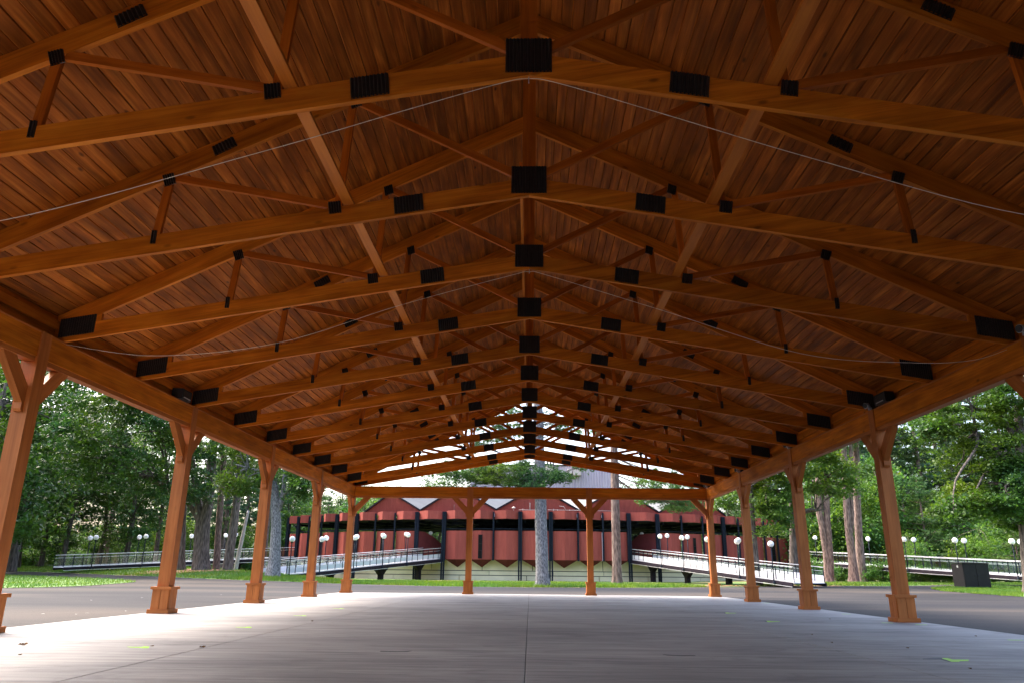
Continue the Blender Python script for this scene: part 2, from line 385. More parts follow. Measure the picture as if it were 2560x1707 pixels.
def concrete_mat():
    m, n, l, b = new_mat('broomed_concrete')
    tc = n.new('ShaderNodeTexCoord')
    mp = n.new('ShaderNodeMapping'); mp.inputs['Scale'].default_value = (0.55, 9, 1); l.new(tc.outputs['Object'], mp.inputs[0])
    n1 = N(n, 'ShaderNodeTexNoise', Scale=1.0, Detail=6.0, Roughness=0.62, Distortion=0.3); l.new(mp.outputs[0], n1.inputs['Vector'])
    mp2 = n.new('ShaderNodeMapping'); mp2.inputs['Scale'].default_value = (0.25, 0.5, 1); l.new(tc.outputs['Object'], mp2.inputs[0])
    n2 = N(n, 'ShaderNodeTexNoise', Scale=1.0, Detail=4.0, Roughness=0.6, Distortion=1.2); l.new(mp2.outputs[0], n2.inputs['Vector'])
    n3 = N(n, 'ShaderNodeTexNoise', Scale=120.0, Detail=2.0); l.new(tc.outputs['Object'], n3.inputs['Vector'])
    r1 = ramp(n, [(0.33, (0.25, 0.238, 0.232)), (0.5, (0.345, 0.328, 0.318)), (0.68, (0.435, 0.414, 0.398))]); l.new(n1.outputs[0], r1.inputs[0])
    r2 = ramp(n, [(0.3, (0.60, 0.60, 0.61)), (0.7, (1.18, 1.16, 1.14))]); l.new(n2.outputs[0], r2.inputs[0])
    c = mix_rgb(n, l, r1.outputs[0], r2.outputs[0], 0.85, 'MULTIPLY')
    mp4 = n.new('ShaderNodeMapping'); mp4.inputs['Scale'].default_value = (0.5, 1.0, 1); l.new(tc.outputs['Object'], mp4.inputs[0])
    n4 = N(n, 'ShaderNodeTexNoise', Scale=1.3, Detail=7.0, Roughness=0.68, Distortion=2.6); l.new(mp4.outputs[0], n4.inputs['Vector'])
    r4 = ramp(n, [(0.34, (0.70, 0.69, 0.70)), (0.46, (0.98, 0.98, 0.98)), (0.62, (1.04, 1.03, 1.02)), (0.72, (1.22, 1.20, 1.18))]); l.new(n4.outputs[0], r4.inputs[0])
    c = mix_rgb(n, l, c, r4.outputs[0], 0.75, 'MULTIPLY')
    v5 = N(n, 'ShaderNodeTexVoronoi', Scale=1.6); l.new(tc.outputs['Object'], v5.inputs['Vector'])
    r5 = ramp(n, [(0.0, (0.45, 0.43, 0.42)), (0.03, (0.7, 0.69, 0.68)), (0.06, (1, 1, 1))]); l.new(v5.outputs['Distance'], r5.inputs[0])
    c = mix_rgb(n, l, c, r5.outputs[0], 0.6, 'MULTIPLY')
    r3 = ramp(n, [(0.35, (0.82, 0.82, 0.82)), (0.65, (1.1, 1.1, 1.1))]); l.new(n3.outputs[0], r3.inputs[0])
    c = mix_rgb(n, l, c, r3.outputs[0], 0.6, 'MULTIPLY')
    l.new(c, b.inputs['Base Color'])
    rr = N(n, 'ShaderNodeMapRange'); l.new(n1.outputs[0], rr.inputs[0]); rr.inputs[3].default_value = 0.5; rr.inputs[4].default_value = 0.75; l.new(rr.outputs[0], b.inputs['Roughness'])
    b.inputs['Specular IOR Level'].default_value = 0.25
    ad = N(n, 'ShaderNodeMath', operation='ADD'); l.new(n1.outputs[0], ad.inputs[0]); l.new(n3.outputs[0], ad.inputs[1])
    bp = N(n, 'ShaderNodeBump', Strength=0.4, Distance=0.004); l.new(ad.outputs[0], bp.inputs['Height']); l.new(bp.outputs[0], b.inputs['Normal'])
    return m
M['concrete'] = concrete_mat()

def asphalt_mat():
    m, n, l, b = new_mat('dusty_asphalt')
    tc = n.new('ShaderNodeTexCoord')
    mp = n.new('ShaderNodeMapping'); mp.inputs['Scale'].default_value = (0.035, 0.13, 1); l.new(tc.outputs['Object'], mp.inputs[0])
    n1 = N(n, 'ShaderNodeTexNoise', Scale=1.0, Detail=5.0, Roughness=0.55, Distortion=0.8); l.new(mp.outputs[0], n1.inputs['Vector'])
    r1 = ramp(n, [(0.36, (0.017, 0.0167, 0.0195)), (0.5, (0.031, 0.0285, 0.029)), (0.66, (0.070, 0.057, 0.047))]); l.new(n1.outputs[0], r1.inputs[0])
    n2 = N(n, 'ShaderNodeTexNoise', Scale=60.0, Detail=3.0); l.new(tc.outputs['Object'], n2.inputs['Vector'])
    r2 = ramp(n, [(0.35, (0.7, 0.7, 0.7)), (0.68, (1.35, 1.35, 1.35))]); l.new(n2.outputs[0], r2.inputs[0])
    c = mix_rgb(n, l, r1.outputs[0], r2.outputs[0], 0.7, 'MULTIPLY'); l.new(c, b.inputs['Base Color'])
    b.inputs['Roughness'].default_value = 0.85; b.inputs['Specular IOR Level'].default_value = 0.15
    bp = N(n, 'ShaderNodeBump', Strength=0.4, Distance=0.006); l.new(n2.outputs[0], bp.inputs['Height']); l.new(bp.outputs[0], b.inputs['Normal'])
    return m
M['asphalt'] = asphalt_mat()

def grass_ground(name, needles=True):
    m, n, l, b = new_mat(name)
    tc = n.new('ShaderNodeTexCoord')
    n1 = N(n, 'ShaderNodeTexNoise', Scale=0.9, Detail=5.0); l.new(tc.outputs['Object'], n1.inputs['Vector'])
    r1 = ramp(n, [(0.3, (0.055, 0.115, 0.018)), (0.7, (0.115, 0.20, 0.032))]); l.new(n1.outputs[0], r1.inputs[0])
    n2 = N(n, 'ShaderNodeTexNoise', Scale=0.16, Detail=4.0, Roughness=0.65); l.new(tc.outputs['Object'], n2.inputs['Vector'])
    r2 = ramp(n, [(0.5, (0, 0, 0)), (0.62, (1, 1, 1))]); l.new(n2.outputs[0], r2.inputs[0])
    c = mix_rgb(n, l, r1.outputs[0], (0.20, 0.125, 0.06), r2.outputs[0]) if needles else r1.outputs[0]
    l.new(c, b.inputs['Base Color']); b.inputs['Roughness'].default_value = 0.9
    bp = N(n, 'ShaderNodeBump', Strength=0.6, Distance=0.05); l.new(n1.outputs[0], bp.inputs['Height']); l.new(bp.outputs[0], b.inputs['Normal'])
    return m
M['ground'] = grass_ground('ground_cover')
M['lawn'] = grass_ground('lawn_turf', False)
M['mulch'] = plain_mat('pine_straw', (0.24, 0.13, 0.065), 0.95, 0, 0.35, 8, 0.02)
M['blade'] = leaf_mat('grass_blade', [(0.05, 0.11, 0.012), (0.11, 0.21, 0.025), (0.19, 0.30, 0.045)], 0.3, 0.6, 0.5)
M['maple'] = leaf_mat('maple_leaf', [(0.022, 0.060, 0.022), (0.045, 0.105, 0.026), (0.075, 0.16, 0.032), (0.14, 0.235, 0.035)], 0.3, 0.38, 0.45)
M['oak'] = leaf_mat('oak_leaf', [(0.030, 0.068, 0.018), (0.060, 0.125, 0.022), (0.105, 0.19, 0.028), (0.17, 0.26, 0.04)], 0.4, 0.5, 0.5)
M['bright_needle'] = leaf_mat('bright_needle', [(0.04, 0.10, 0.03), (0.075, 0.16, 0.04), (0.12, 0.22, 0.05), (0.18, 0.28, 0.065)], 0.3, 0.55, 0.5)
M['young'] = leaf_mat('young_leaf', [(0.045, 0.11, 0.03), (0.085, 0.18, 0.04), (0.13, 0.25, 0.045), (0.19, 0.31, 0.05)], 0.4, 0.55, 0.3)
M['needle'] = leaf_mat('pine_needle', [(0.034, 0.082, 0.042), (0.060, 0.128, 0.058), (0.100, 0.185, 0.075), (0.15, 0.24, 0.085)], 0.25, 0.55, 0.35)
M['bark'] = bark_mat('brown_bark', (0.045, 0.034, 0.030), (0.17, 0.135, 0.115))
M['greybark'] = bark_mat('grey_pine_bark', (0.07, 0.066, 0.07), (0.29, 0.275, 0.28), (15, 15, 5.5))
M['redbark'] = bark_mat('reddish_bark', (0.08, 0.05, 0.042), (0.24, 0.165, 0.14), (8, 8, 2.2))
M['deadwood'] = plain_mat('dead_wood', (0.33, 0.31, 0.31), 0.9, 0, 0.2, 3)

# ================================================================== setting
def np_mesh(name, verts, faces_n, nv):
    """verts (K,3); faces: K/nv polygons of nv consecutive verts"""
    me = bpy.data.meshes.new(name); K = len(verts)
    me.vertices.add(K); me.vertices.foreach_set('co', np.asarray(verts, dtype=np.float32).ravel())
    me.loops.add(K); me.loops.foreach_set('vertex_index', np.arange(K, dtype=np.int32))
    me.polygons.add(faces_n); me.polygons.foreach_set('loop_start', np.arange(0, K, nv, dtype=np.int32))
    me.update(calc_edges=True); me.validate()
    return me

def axis(parts):
    out = []
    for a, b_, st in parts:
        v = a
        while v < b_ - 1e-6: out.append(v); v += st
    out.append(parts[-1][1]); return out
gx = axis([(-700, -120, 58), (-120, -70, 5), (-70, 70, 1.75), (70, 120, 5), (120, 700, 58)])
gy = axis([(-300, -40, 52), (-40, 30, 10), (30, 100, 1.75), (100, 160, 6), (160, 1000, 84)])
mb = MB()
mb.grid([[(x, y, ground_z(x, y)) for x in gx] for y in gy], False, True)
tag(mb.build('ground', M['ground']), kind='structure')

def sheet(name, pts, mat, lift, maxlen=2.2):
    bm = bmesh.new()
    vs = [bm.verts.new((p[0], p[1], 0)) for p in pts]
    bm.faces.new(vs); bmesh.ops.triangulate(bm, faces=bm.faces[:])
    for _ in range(14):
        es = []
        for e in bm.edges:
            L = e.calc_length(); m = (e.verts[0].co + e.verts[1].co) / 2
            if L > 24 or (L > maxlen and abs(m.x) < 100 and m.y > 26): es.append(e)
        if not es: break
        bmesh.ops.subdivide_edges(bm, edges=es, cuts=1, use_grid_fill=False)
        bmesh.ops.triangulate(bm, faces=[f for f in bm.faces if len(f.verts) > 3])
    for v in bm.verts: v.co.z = ground_z(v.co.x, v.co.y) + lift
    bmesh.ops.recalc_face_normals(bm, faces=bm.faces[:])
    me = bpy.data.meshes.new(name); bm.to_mesh(me); bm.free()
    if me.polygons and me.polygons[0].normal.z < 0: me.flip_normals()
    for p in me.polygons: p.use_smooth = True
    return link(name, me, mat)

road_edge = [on_ground(*p) for p in [(6, 1427.6), (80, 1429), (146, 1431), (250, 1436), (320, 1438.5), (396, 1441), (460, 1444.2), (530, 1447), (631, 1451), (759, 1455), (830, 1458), (900, 1460), (1032, 1463.5), (1185, 1466.5), (1341, 1468), (1490, 1468.7), (1629, 1468.7), (1769, 1467.5), (1904, 1465.7), (2034, 1465), (2226, 1464.5), (2300, 1463.3), (2358, 1462), (2460, 1461.5), (2560, 1461.5)]]
def wobble(pts, n=5, a=0.12):
    out = []
    rnd = random.Random(3)
    for i in range(len(pts) - 1):
        for k in range(n):
            t = k / n; p = Vector(pts[i]).lerp(Vector(pts[i + 1]), t)
            out.append((p.x + rnd.uniform(-a, a), p.y + rnd.uniform(-a, a) * 1.5))
    out.append((pts[-1][0], pts[-1][1])); return out
lf = road_edge[0]; rg = road_edge[-1]
poly = [(-105, -60), (-105, lf.y + 14)] + wobble(road_edge) + [(105, rg.y + 18), (105, -60)]
tag(sheet('road', poly, M['asphalt'], 0.022), kind='structure')
isl = [on_ground(*p) for p in [(2, 1470.8), (60, 1470), (110, 1469), (150, 1467.6), (200, 1465.6), (250, 1462.5), (300, 1458.5), (330, 1455.6), (340, 1454.3), (330, 1452.2), (300, 1449.5), (271, 1447), (200, 1443.8), (146, 1441.5), (80, 1439), (6, 1436.7)]]
pl = [(-60, 26), ] + wobble(isl, 4, 0.08) + [(-90, isl[-1].y + 10)]
isl_l = sheet('lawn', pl, M['lawn'], 0.045, 1.8)
tag(isl_l, kind='structure')
isr = [on_ground(*p) for p in [(2560, 1492.6), (2500, 1488.5), (2442, 1484.3), (2400, 1481), (2358, 1477.5), (2335, 1473.5), (2328, 1470.7), (2340, 1468), (2360, 1466.4), (2410, 1465.3), (2463, 1464.9), (2560, 1464.5)]]
pr = [(75, 40)] + wobble(isr, 4, 0.08) + [(95, isr[-1].y + 3)]
isl_r = sheet('lawn', pr, M['lawn'], 0.045, 1.8)
tag(isl_r, kind='structure')

# pine straw beds under the trees (flat litter on the bank)
BEDS = []
def bed(cx, cy, rx, ry, seed):
    BEDS.append((cx, cy, rx, ry))
    rnd = random.Random(seed); pts = []
    for i in range(40):
        a = 6.28319 * i / 40; k = 1 + 0.16 * math.sin(3 * a + seed) + rnd.uniform(-0.10, 0.10)
        pts.append((cx + rx * k * math.cos(a), cy + ry * k * math.sin(a)))
    return tag(sheet('pine_straw', pts, M['mulch'], 0.030, 1.2), kind='structure')

# concrete slab
for i, (x0, x1) in enumerate([(-7.30, -3.493), (-3.487, -0.019), (-0.013, 3.487), (3.493, 7.30)]):
    mb = MB()
    bv = 0.006
    ys = [-13.0, 30.25]
    prof = [(x0, -0.2), (x0, -bv), (x0 + bv, 0), (x1 - bv, 0), (x1, -bv), (x1, -0.2)]
    mb.prism([(x, ys[0], z) for x, z in prof], (0, ys[1] - ys[0], 0))
    tag(mb.build('concrete_slab', M['concrete']), kind='structure')
mb = MB(); mb.box(-7.2, 7.2, -12.9, 30.15, -0.19, -0.012)
tag(mb.build('slab_joint_filler', M['joint']), kind='structure')

# ================================================================== pavilion
PAV = tag(empty('pavilion', (0, 12, 0)), 'large open timber pavilion with gabled plank roof on orange stained posts', 'pavilion')
PO = Vector((0, 12, 0))
def pp(mbx, name, mat, parent=PAV, grain=None):
    """build in world coordinates; children of the pavilion keep them"""
    o = mbx.build(name, mat, parent, grain)
    if parent is PAV: o.location = -PO
    return o

S = 2.286; Y1 = 5.798
SL = 0.49; RIDGE = 7.85
XB = 6.98
BAY = 4.9376; YF = 29.72
ZB0, ZB1 = 3.56, 4.0
# ---- posts
PW2 = 0.113
def make_post(x, y, braces):
    mb = MB(); mb.box(x - PW2, x + PW2, y - PW2, y + PW2, 0.40, ZB1 - 0.003)
    post = pp(mb, 'post', M['post'], PAV, (0, 0, 1))
    mb = MB(); mb.box(x - 0.205, x + 0.205, y - 0.205, y + 0.205, 0.001, 0.078)
    mb.build('plinth', M['post'], post, (1, 0, 0))
    hw = 0.160
    for (dx, dy) in ((0, -1), (0, 1), (-1, 0), (1, 0)):     # clad base: two boards a side, a fine joint between them
        for k in (-1, 1):
            mb = MB()
            a0, a1 = (-hw + 0.0, -0.0035) if k < 0 else (0.0035, hw)
            if dx == 0: mb.box(x + a0 + (0.0 if k > 0 else 0.0), x + a1, y + dy * hw - 0.012, y + dy * hw + 0.012, 0.078, 0.432)
            else: mb.box(x + dx * hw - 0.012, x + dx * hw + 0.012, y + (a0 + 0.0125 if k < 0 else a0), y + (a1 - 0.0125 if k > 0 else a1), 0.078, 0.432)
            mb.build('base_board', M['post'], post, (0, 0, 1))
    mb = MB(); mb.box(x - 0.196, x + 0.196, y - 0.196, y + 0.196, 0.432, 0.482)
    mb.build('base_cap', M['post'], post, (1, 0, 0))
    for (ax, sgn) in braces:
        d = Vector((sgn, 0, 0)) if ax == 'x' else Vector((0, sgn, 0))
        side = Vector((0, 1, 0)) if ax == 'x' else Vector((1, 0, 0))
        c = Vector((x, y, 0)); w = 0.105
        f = PW2
        pts = [(f, 2.90), (f, 3.21), (0.455, ZB0), (0.715, ZB0), (0.70, ZB0 - 0.03), (f + 0.055, 2.965), (f + 0.055, 2.88), (f + 0.04, 2.845), (f, 2.838)]
        mb = MB(); mb.prism([c + d * a + Vector((0, 0, z)) - side * w / 2 for a, z in pts], side * w)
        mb.build('knee_brace', M['post'], post, d + Vector((0, 0, 1)))
    return post
left_y = [YF - BAY * k for k in range(9)]
for y in left_y:
    for sx in (-1, 1):
        br = []
        if y < YF - 1: br.append(('y', 1))
        br.append(('y', -1))
        if abs(y - YF) < 0.1: br.append(('x', -sx))
        make_post(sx * XB, y, br)
for sx in (-1, 1):
    make_post(sx * 2.327, YF, [('x', -1), ('x', 1)])
# ---- beams, one piece between each pair of posts
def beam(p, q):
    p, q = Vector(p), Vector(q); t = (q - p).normalized()
    mb = MB()
    mb.bar(p + Vector((0, 0, 3.815)), q + Vector((0, 0, 3.815)), 0.185, 0.365)
    b_ = pp(mb, 'beam', M['timber'], PAV, t)
    mb = MB(); mb.bar(p + Vector((0, 0, ZB0 + 0.035)), q + Vector((0, 0, ZB0 + 0.035)), 0.150, 0.069)
    mb.build('under_strip', M['post'], b_, t)
    mb = MB(); mb.bar(p + Vector((0, 0, 3.985)), q + Vector((0, 0, 3.985)), 0.205, 0.022)
    mb.build('top_strip', M['post'], b_, t)
for sx in (-1, 1):
    for k in range(8):
        beam((sx * XB, left_y[k + 1] + PW2, 0), (sx * XB, left_y[k] - PW2, 0))
xs = [-XB, -2.327, 2.327, XB]
for k in range(3):
    beam((xs[k] + PW2, YF, 0), (xs[k + 1] - PW2, YF, 0))

# ---- trusses
TT = 0.058
def bc_bot(x): return 5.16 - 0.168 * abs(x)
def bc_top(x): return 5.40 - 0.168 * abs(x)
def tc_top(x): return RIDGE - SL * abs(x)
def tc_bot(x): return RIDGE - 0.28 - SL * abs(x)
XS = 6.89
def ribbed(name, corners, d=0.010, n=9, deep=0.012):
    """corrugated plate: corners TL,TR,BR,BL in xz on the plane y=0, bulging to -y"""
    TL, TR, BR, BL = [Vector((c[0], 0, c[1])) for c in corners]
    mb = MB(); rows = []
    for P, Q in ((TL, TR), (BL, BR)):
        r = []
        for i in range(n * 4 + 1):
            ph = i % 4; h = d + (deep if ph in (1, 2) else 0.0)
            p = P.lerp(Q, i / (n * 4)); r.append(p + Vector((0, -h, 0)))
        rows.append(r)
    mb.grid(rows, False, False)
    mb.face([BL, TL, TL + Vector((0, -d, 0)), BL + Vector((0, -d, 0))]); mb.face([TR, BR, BR + Vector((0, -d, 0)), TR + Vector((0, -d, 0))])
    mb.face([TL, TR, TR + Vector((0, -d, 0)), TL + Vector((0, -d, 0))]); mb.face([BR, BL, BL + Vector((0, -d, 0)), BR + Vector((0, -d, 0))])
    return mb.mesh(name)
def make_truss():
    mb = MB()
    for s in (-1, 1):
        ext = (0, TT, 0)
        mb.prism([(0.0, 0, bc_bot(0)), (s * XS, 0, bc_bot(XS) - 0.0), (s * 7.08, 0, 4.004), (s * 7.08, 0, bc_top(7.08)), (0.0, 0, bc_top(0))], ext)
    tr = mb.build('truss', M['timber'], None, (1, 0, 0.17))
    for s in (-1, 1):
        mb = MB()
        mb.prism([(s * 0.081, 0, tc_bot(0.081)), (s * 6.385, 0, tc_bot(6.385)), (s * 6.385, 0, bc_top(6.385) + 0.001), (s * 7.08, 0, bc_top(7.08) + 0.001), (s * 7.40, 0, tc_top(7.40) - 0.12), (s * 7.40, 0, tc_top(7.40) - 0.002), (s * 0.081, 0, tc_top(0.081) - 0.002)], (0, TT, 0))
        mb.build('top_chord', M['timber'], tr, (1, 0, -s * 0.49))
    i0, i1 = 0.004, TT - 0.008
    mb = MB(); mb.box(-0.080, 0.080, i0 - 0.002, i0 + i1 + 0.004, 5.36, RIDGE - 0.045)
    mb.build('king_post', M['web'], tr, (0, 0, 1))
    def webm(a, b_, w):
        a, b_ = Vector((a[0], 0, a[1])), Vector((b_[0], 0, b_[1])); t = (b_ - a).normalized(); nrm = Vector((-t.z, 0, t.x))
        mb = MB(); y = Vector((0, i0, 0))
        mb.prism([a - nrm * w / 2 + y, b_ - nrm * w / 2 + y, b_ + nrm * w / 2 + y, a + nrm * w / 2 + y], (0, i1, 0))
        mb.build('web', M['web'], tr, t)
    for s in (-1, 1):
        webm((s * 4.50, bc_top(4.5) - 0.05), (s * 4.43, tc_bot(4.43) + 0.05), 0.092)
        webm((s * 4.36, tc_bot(4.36) - 0.015), (s * 2.36, bc_top(2.36) + 0.03), 0.092)
        webm((s * 2.32, bc_top(2.32) - 0.04), (s * 2.24, tc_bot(2.24) + 0.05), 0.092)
        webm((s * 2.16, tc_bot(2.16) - 0.01), (s * 0.10, 5.42), 0.095)
    def plate(corners, n):
        link('connector_plate', ribbed('connector_plate', corners, n=n), M['plate'], tr)
    plate([(-0.215, 5.548), (0.212, 5.548), (0.212, 5.188), (-0.215, 5.188)], 13)
    for s in (-1, 1):
        def q(pts): return pts if s < 0 else [(-pts[1][0], pts[1][1]), (-pts[0][0], pts[0][1]), (-pts[3][0], pts[3][1]), (-pts[2][0], pts[2][1])]
        plate(q([(-1.645, bc_top(1.645) + 0.002), (-1.295, bc_top(1.295) + 0.002), (-1.27, bc_bot(1.27) + 0.02), (-1.62, bc_bot(1.62) + 0.02)]), 10)
        plate(q([(-2.44, 5.065), (-2.29, 5.085), (-2.265, 4.935), (-2.415, 4.912)]), 5)
        plate(q([(-4.545, 4.695), (-4.483, 4.695), (-4.483, 4.525), (-4.545, 4.525)]), 2)
        plate(q([(-4.53, 5.435), (-4.395, 5.475), (-4.345, 5.33), (-4.475, 5.29)]), 5)
        plate(q([(-3.965, 5.835), (-3.715, 5.985), (-3.645, 5.86), (-3.905, 5.715)]), 7)
        plate(q([(-2.28, 6.53), (-2.15, 6.58), (-2.12, 6.43), (-2.25, 6.38)]), 5)
        plate(q([(-6.985, 4.335), (-6.46, 4.425), (-6.46, 4.14), (-6.985, 4.052)]), 15)
    return tr
truss0 = make_truss()
truss_ys = [Y1 + S * k for k in range(-3, 11)] + [29.86]
for i, y in enumerate(truss_ys):
    t = truss0 if i == 0 else copy_tree(truss0)
    t.parent = PAV; t.location = Vector((0, y, 0)) - PO

# ---- lateral braces lying on the bottom chords
for x in (-2.19, 2.19):
    mb = MB(); mb.box(x - 0.065, x + 0.065, truss_ys[0] - 0.3, 29.9, bc_top(x) + 0.012, bc_top(x) + 0.052)
    pp(mb, 'lateral_brace', M['brace'], PAV, (0, 1, 0))
for k in range(1, 7):
    mb = MB(); mb.box(-0.122, -0.084, Y1 + k * S + TT + 0.002, Y1 + (k + 1) * S - 0.026, 5.56, 5.65)
    pp(mb, 'lateral_brace', M['brace'], PAV, (0, 1, 0))
# ---- frieze boards closing the eaves between trusses
for sx in (-1, 1):
    for a, b_ in zip(truss_ys[:-1], truss_ys[1:]):
        if b_ - a < 0.3: continue
        mb = MB()
        x = sx * 7.045
        mb.prism([(x, a + TT + 0.002, 4.002), (x, a + TT + 0.002, tc_top(7.06) - 0.01), (x, b_ - 0.002, tc_top(7.06) - 0.01), (x, b_ - 0.002, 4.002)], (sx * 0.025, 0, 0))
        pp(mb, 'frieze_board', M['timber'], PAV, (0, 1, 0))
        mb = MB(); x2 = sx * 6.995
        mb.prism([(x2, a + TT + 0.002, 4.16), (x2, a + TT + 0.002, 4.30), (x2, b_ - 0.002, 4.30), (x2, b_ - 0.002, 4.16)], (sx * 0.03, 0, 0))
        pp(mb, 'eave_ledger', M['timber'], PAV, (0, 1, 0))
# ---- roof : cover + boards
mb = MB()
EX = 7.52; ROOF_Y0, ROOF_Y1 = -10.4, 30.55
for s in (-1, 1):
    mb.prism([(0, ROOF_Y0, RIDGE + 0.062), (s * EX, ROOF_Y0, RIDGE + 0.062 - SL * EX), (s * EX, ROOF_Y0, RIDGE + 0.10 - SL * EX), (0, ROOF_Y0, RIDGE + 0.10)], (0, ROOF_Y1 - ROOF_Y0, 0))
roof = pp(mb, 'roof', M['cover'])
BW = 0.1535; NB = 54
ang = math.atan(SL); cs, sn = math.cos(ang), math.sin(ang)
def board_mesh(length):
    mb = MB(); c = 0.009; w = BW - 0.003
    prof = [(-w / 2, 0.04), (-w / 2, c), (-w / 2 + c, 0), (w / 2 - c, 0), (w / 2, c), (w / 2, 0.04)]
    mb.prism([(x, 0.0015, z) for x, z in prof], (0, length - 0.003, 0))
    return mb
BL = 2 * S
bmesh_full = board_mesh(BL).mesh('roof_board', (0, 1, 0))
bmesh_full.materials.append(M['board'])
rest = MB(); board_jobs = []
rb = random.Random(11)
for s in (-1, 1):
    for i in range(NB):
        u = (i + 0.5) * BW
        x = s * (u * cs); z = RIDGE - u * sn
        rot = Matrix.Rotation(s * ang, 4, 'Y')
        y = Y1 + TT / 2 - 10 * S + S * ((i + (s > 0)) % 2)
        first = True
        while y < ROOF_Y1 - 0.05:
            y0 = max(y, ROOF_Y0); y1 = min(y + BL, ROOF_Y1)
            full = abs((y1 - y0) - BL) < 1e-4
            jit = rb.uniform(-0.0035, 0.0035)
            mat4 = Matrix.Translation((x, y0, z + 0.003 + jit)) @ rot
            if y1 > ROOF_Y0 + 0.05:
                # apparent size: visible and near counts as large
                mid = Vector((x, max(y0, 6.0), z)); vis = y1 > 6.3
                dist = (Vector((x, (y0 + y1) / 2, z)) - CAM).length
                board_jobs.append((0 if (full and vis and abs(x) < 7.0) else 1, dist, mat4, y1 - y0))
            y += BL
board_jobs.sort(key=lambda t: (t[0], t[1]))
for k, (f, d_, mat4, ln) in enumerate(board_jobs):
    if f == 0 and k < 296:
        o = bpy.data.objects.new('roof_board', bmesh_full); COL.objects.link(o)
        o.parent = roof; o.matrix_local = mat4
    else:
        bm_ = board_mesh(ln); b0 = len(rest.v)
        rest.v += [tuple(mat4 @ Vector(p)) for p in bm_.v]
        rest.f += [tuple(b0 + j for j in fc) for fc in bm_.f]; rest.sm += [False] * len(bm_.f)
o = rest.build('roof_board_field', M['board'], roof, (0, 1, 0)); tag(o, kind='stuff')

# ---- cables strung from the middle of a truss down to both side beams
def cable(name, y, pts, label):
    path = []
    P = [Vector((x, y, z)) for x, z in pts]
    for i in range(len(P) - 1):
        p0, p1, p2, p3 = P[max(i - 1, 0)], P[i], P[i + 1], P[min(i + 2, len(P) - 1)]
        for k in range(8):
            t = k / 8
            path.append(0.5 * ((2 * p1) + (p2 - p0) * t + (2 * p0 - 5 * p1 + 4 * p2 - p3) * t * t + (3 * p1 - p0 - 3 * p2 + p3) * t ** 3))
    path.append(P[-1])
    mb = MB(); mb.tube(path, 0.0033, 6)
    o = mb.build(name, M['cable']); tag(o, label, 'cable')
    mb = MB(); mb.box(-0.004, 0.004, y - 0.008, y + 0.008, 5.10, 5.168); mb.build('hook', M['fitting'], o)
cable('hanging_cable', Y1 + 0.034, [(-6.87, 3.93), (-5.8, 3.70), (-4.65, 3.71), (-2.42, 4.383), (-1.2, 4.79), (-0.3, 5.085), (0, 5.145), (0.3, 5.085), (1.25, 4.75), (2.5, 4.302), (4.23, 3.755), (5.7, 3.66), (6.87, 3.93)], 'thin pale cable sagging from the truss apex high above the tape marks')
cable('hanging_cable', Y1 + 2 * S + 0.034, [(-6.86, 3.965), (-5.48, 3.80), (-3.7, 4.00), (-1.94, 4.582), (-0.3, 5.06), (0, 5.125), (0.3, 5.06), (2.0, 4.50), (3.94, 3.86), (5.5, 3.73), (6.34, 3.77), (6.86, 3.93)], 'thin pale cable strung to the beams beside the third truss apex')

# ---- floodlights and speakers sitting on the beams
def floodlight(x, y, label, group=None):
    e = empty('floodlight', (x, y, ZB1)); tag(e, label, 'floodlight', group)
    s = -1 if x > 0 else 1
    mb = MB(); mb.box(-0.03, 0.03, -0.03, 0.03, 0.0, 0.05); mb.build('bracket', M['fitting'], e)
    mb = MB(); mb.tube([(0, 0, 0.05), (s * 0.05, -0.03, 0.085), (s * 0.11, -0.05, 0.075)], [0.03, 0.05, 0.06], 12); mb.build('lamp_head', M['fitting'], e)
    mb = MB(); mb.tube([(s * 0.111, -0.0505, 0.0748), (s * 0.125, -0.056, 0.072)], [0.052, 0.05], 12); mb.build('lens', M['black'], e)
    mb = MB(); mb.box(-s * 0.10 - 0.045, -s * 0.10 + 0.045, -0.05, 0.05, 0.0, 0.09); mb.build('driver_box', M['black'], e)
for k, y in enumerate(left_y[:5]):
    floodlight(6.86, y - 0.02 if k else y - 0.35, 'small grey floodlight on the beam end above the corner post' if k == 0 else 'small grey floodlight clamped on top of the side beam above a post', None if k == 0 else 'floodlights on the right beam')
def speaker(x, y, label):
    e = empty('loudspeaker', (x, y, ZB1)); tag(e, label, 'speaker')
    mb = MB(); mb.prism([(-0.10, -0.24, 0.0), (0.10, -0.20, 0.0), (0.10, 0.20, 0.0), (-0.10, 0.24, 0.0)], (0, 0, 0.20)); mb.build('cabinet', M['black'], e)
    s = -1 if x > 0 else 1
    mb = MB(); mb.box(s * 0.101 - 0.004, s * 0.101 + 0.006, -0.17, 0.17, 0.02, 0.17); mb.build('grille', M['plate'], e)
    mb = MB(); mb.box(s * 0.106, s * 0.112, -0.15, 0.15, 0.03, 0.045); mb.build('trim', M['fitting'], e)
speaker(-6.90, 14.30, 'black loudspeaker resting on the beam beside the tree-side post')
speaker(6.90, 14.30, 'black loudspeaker resting on the beam opposite, above the bare asphalt')

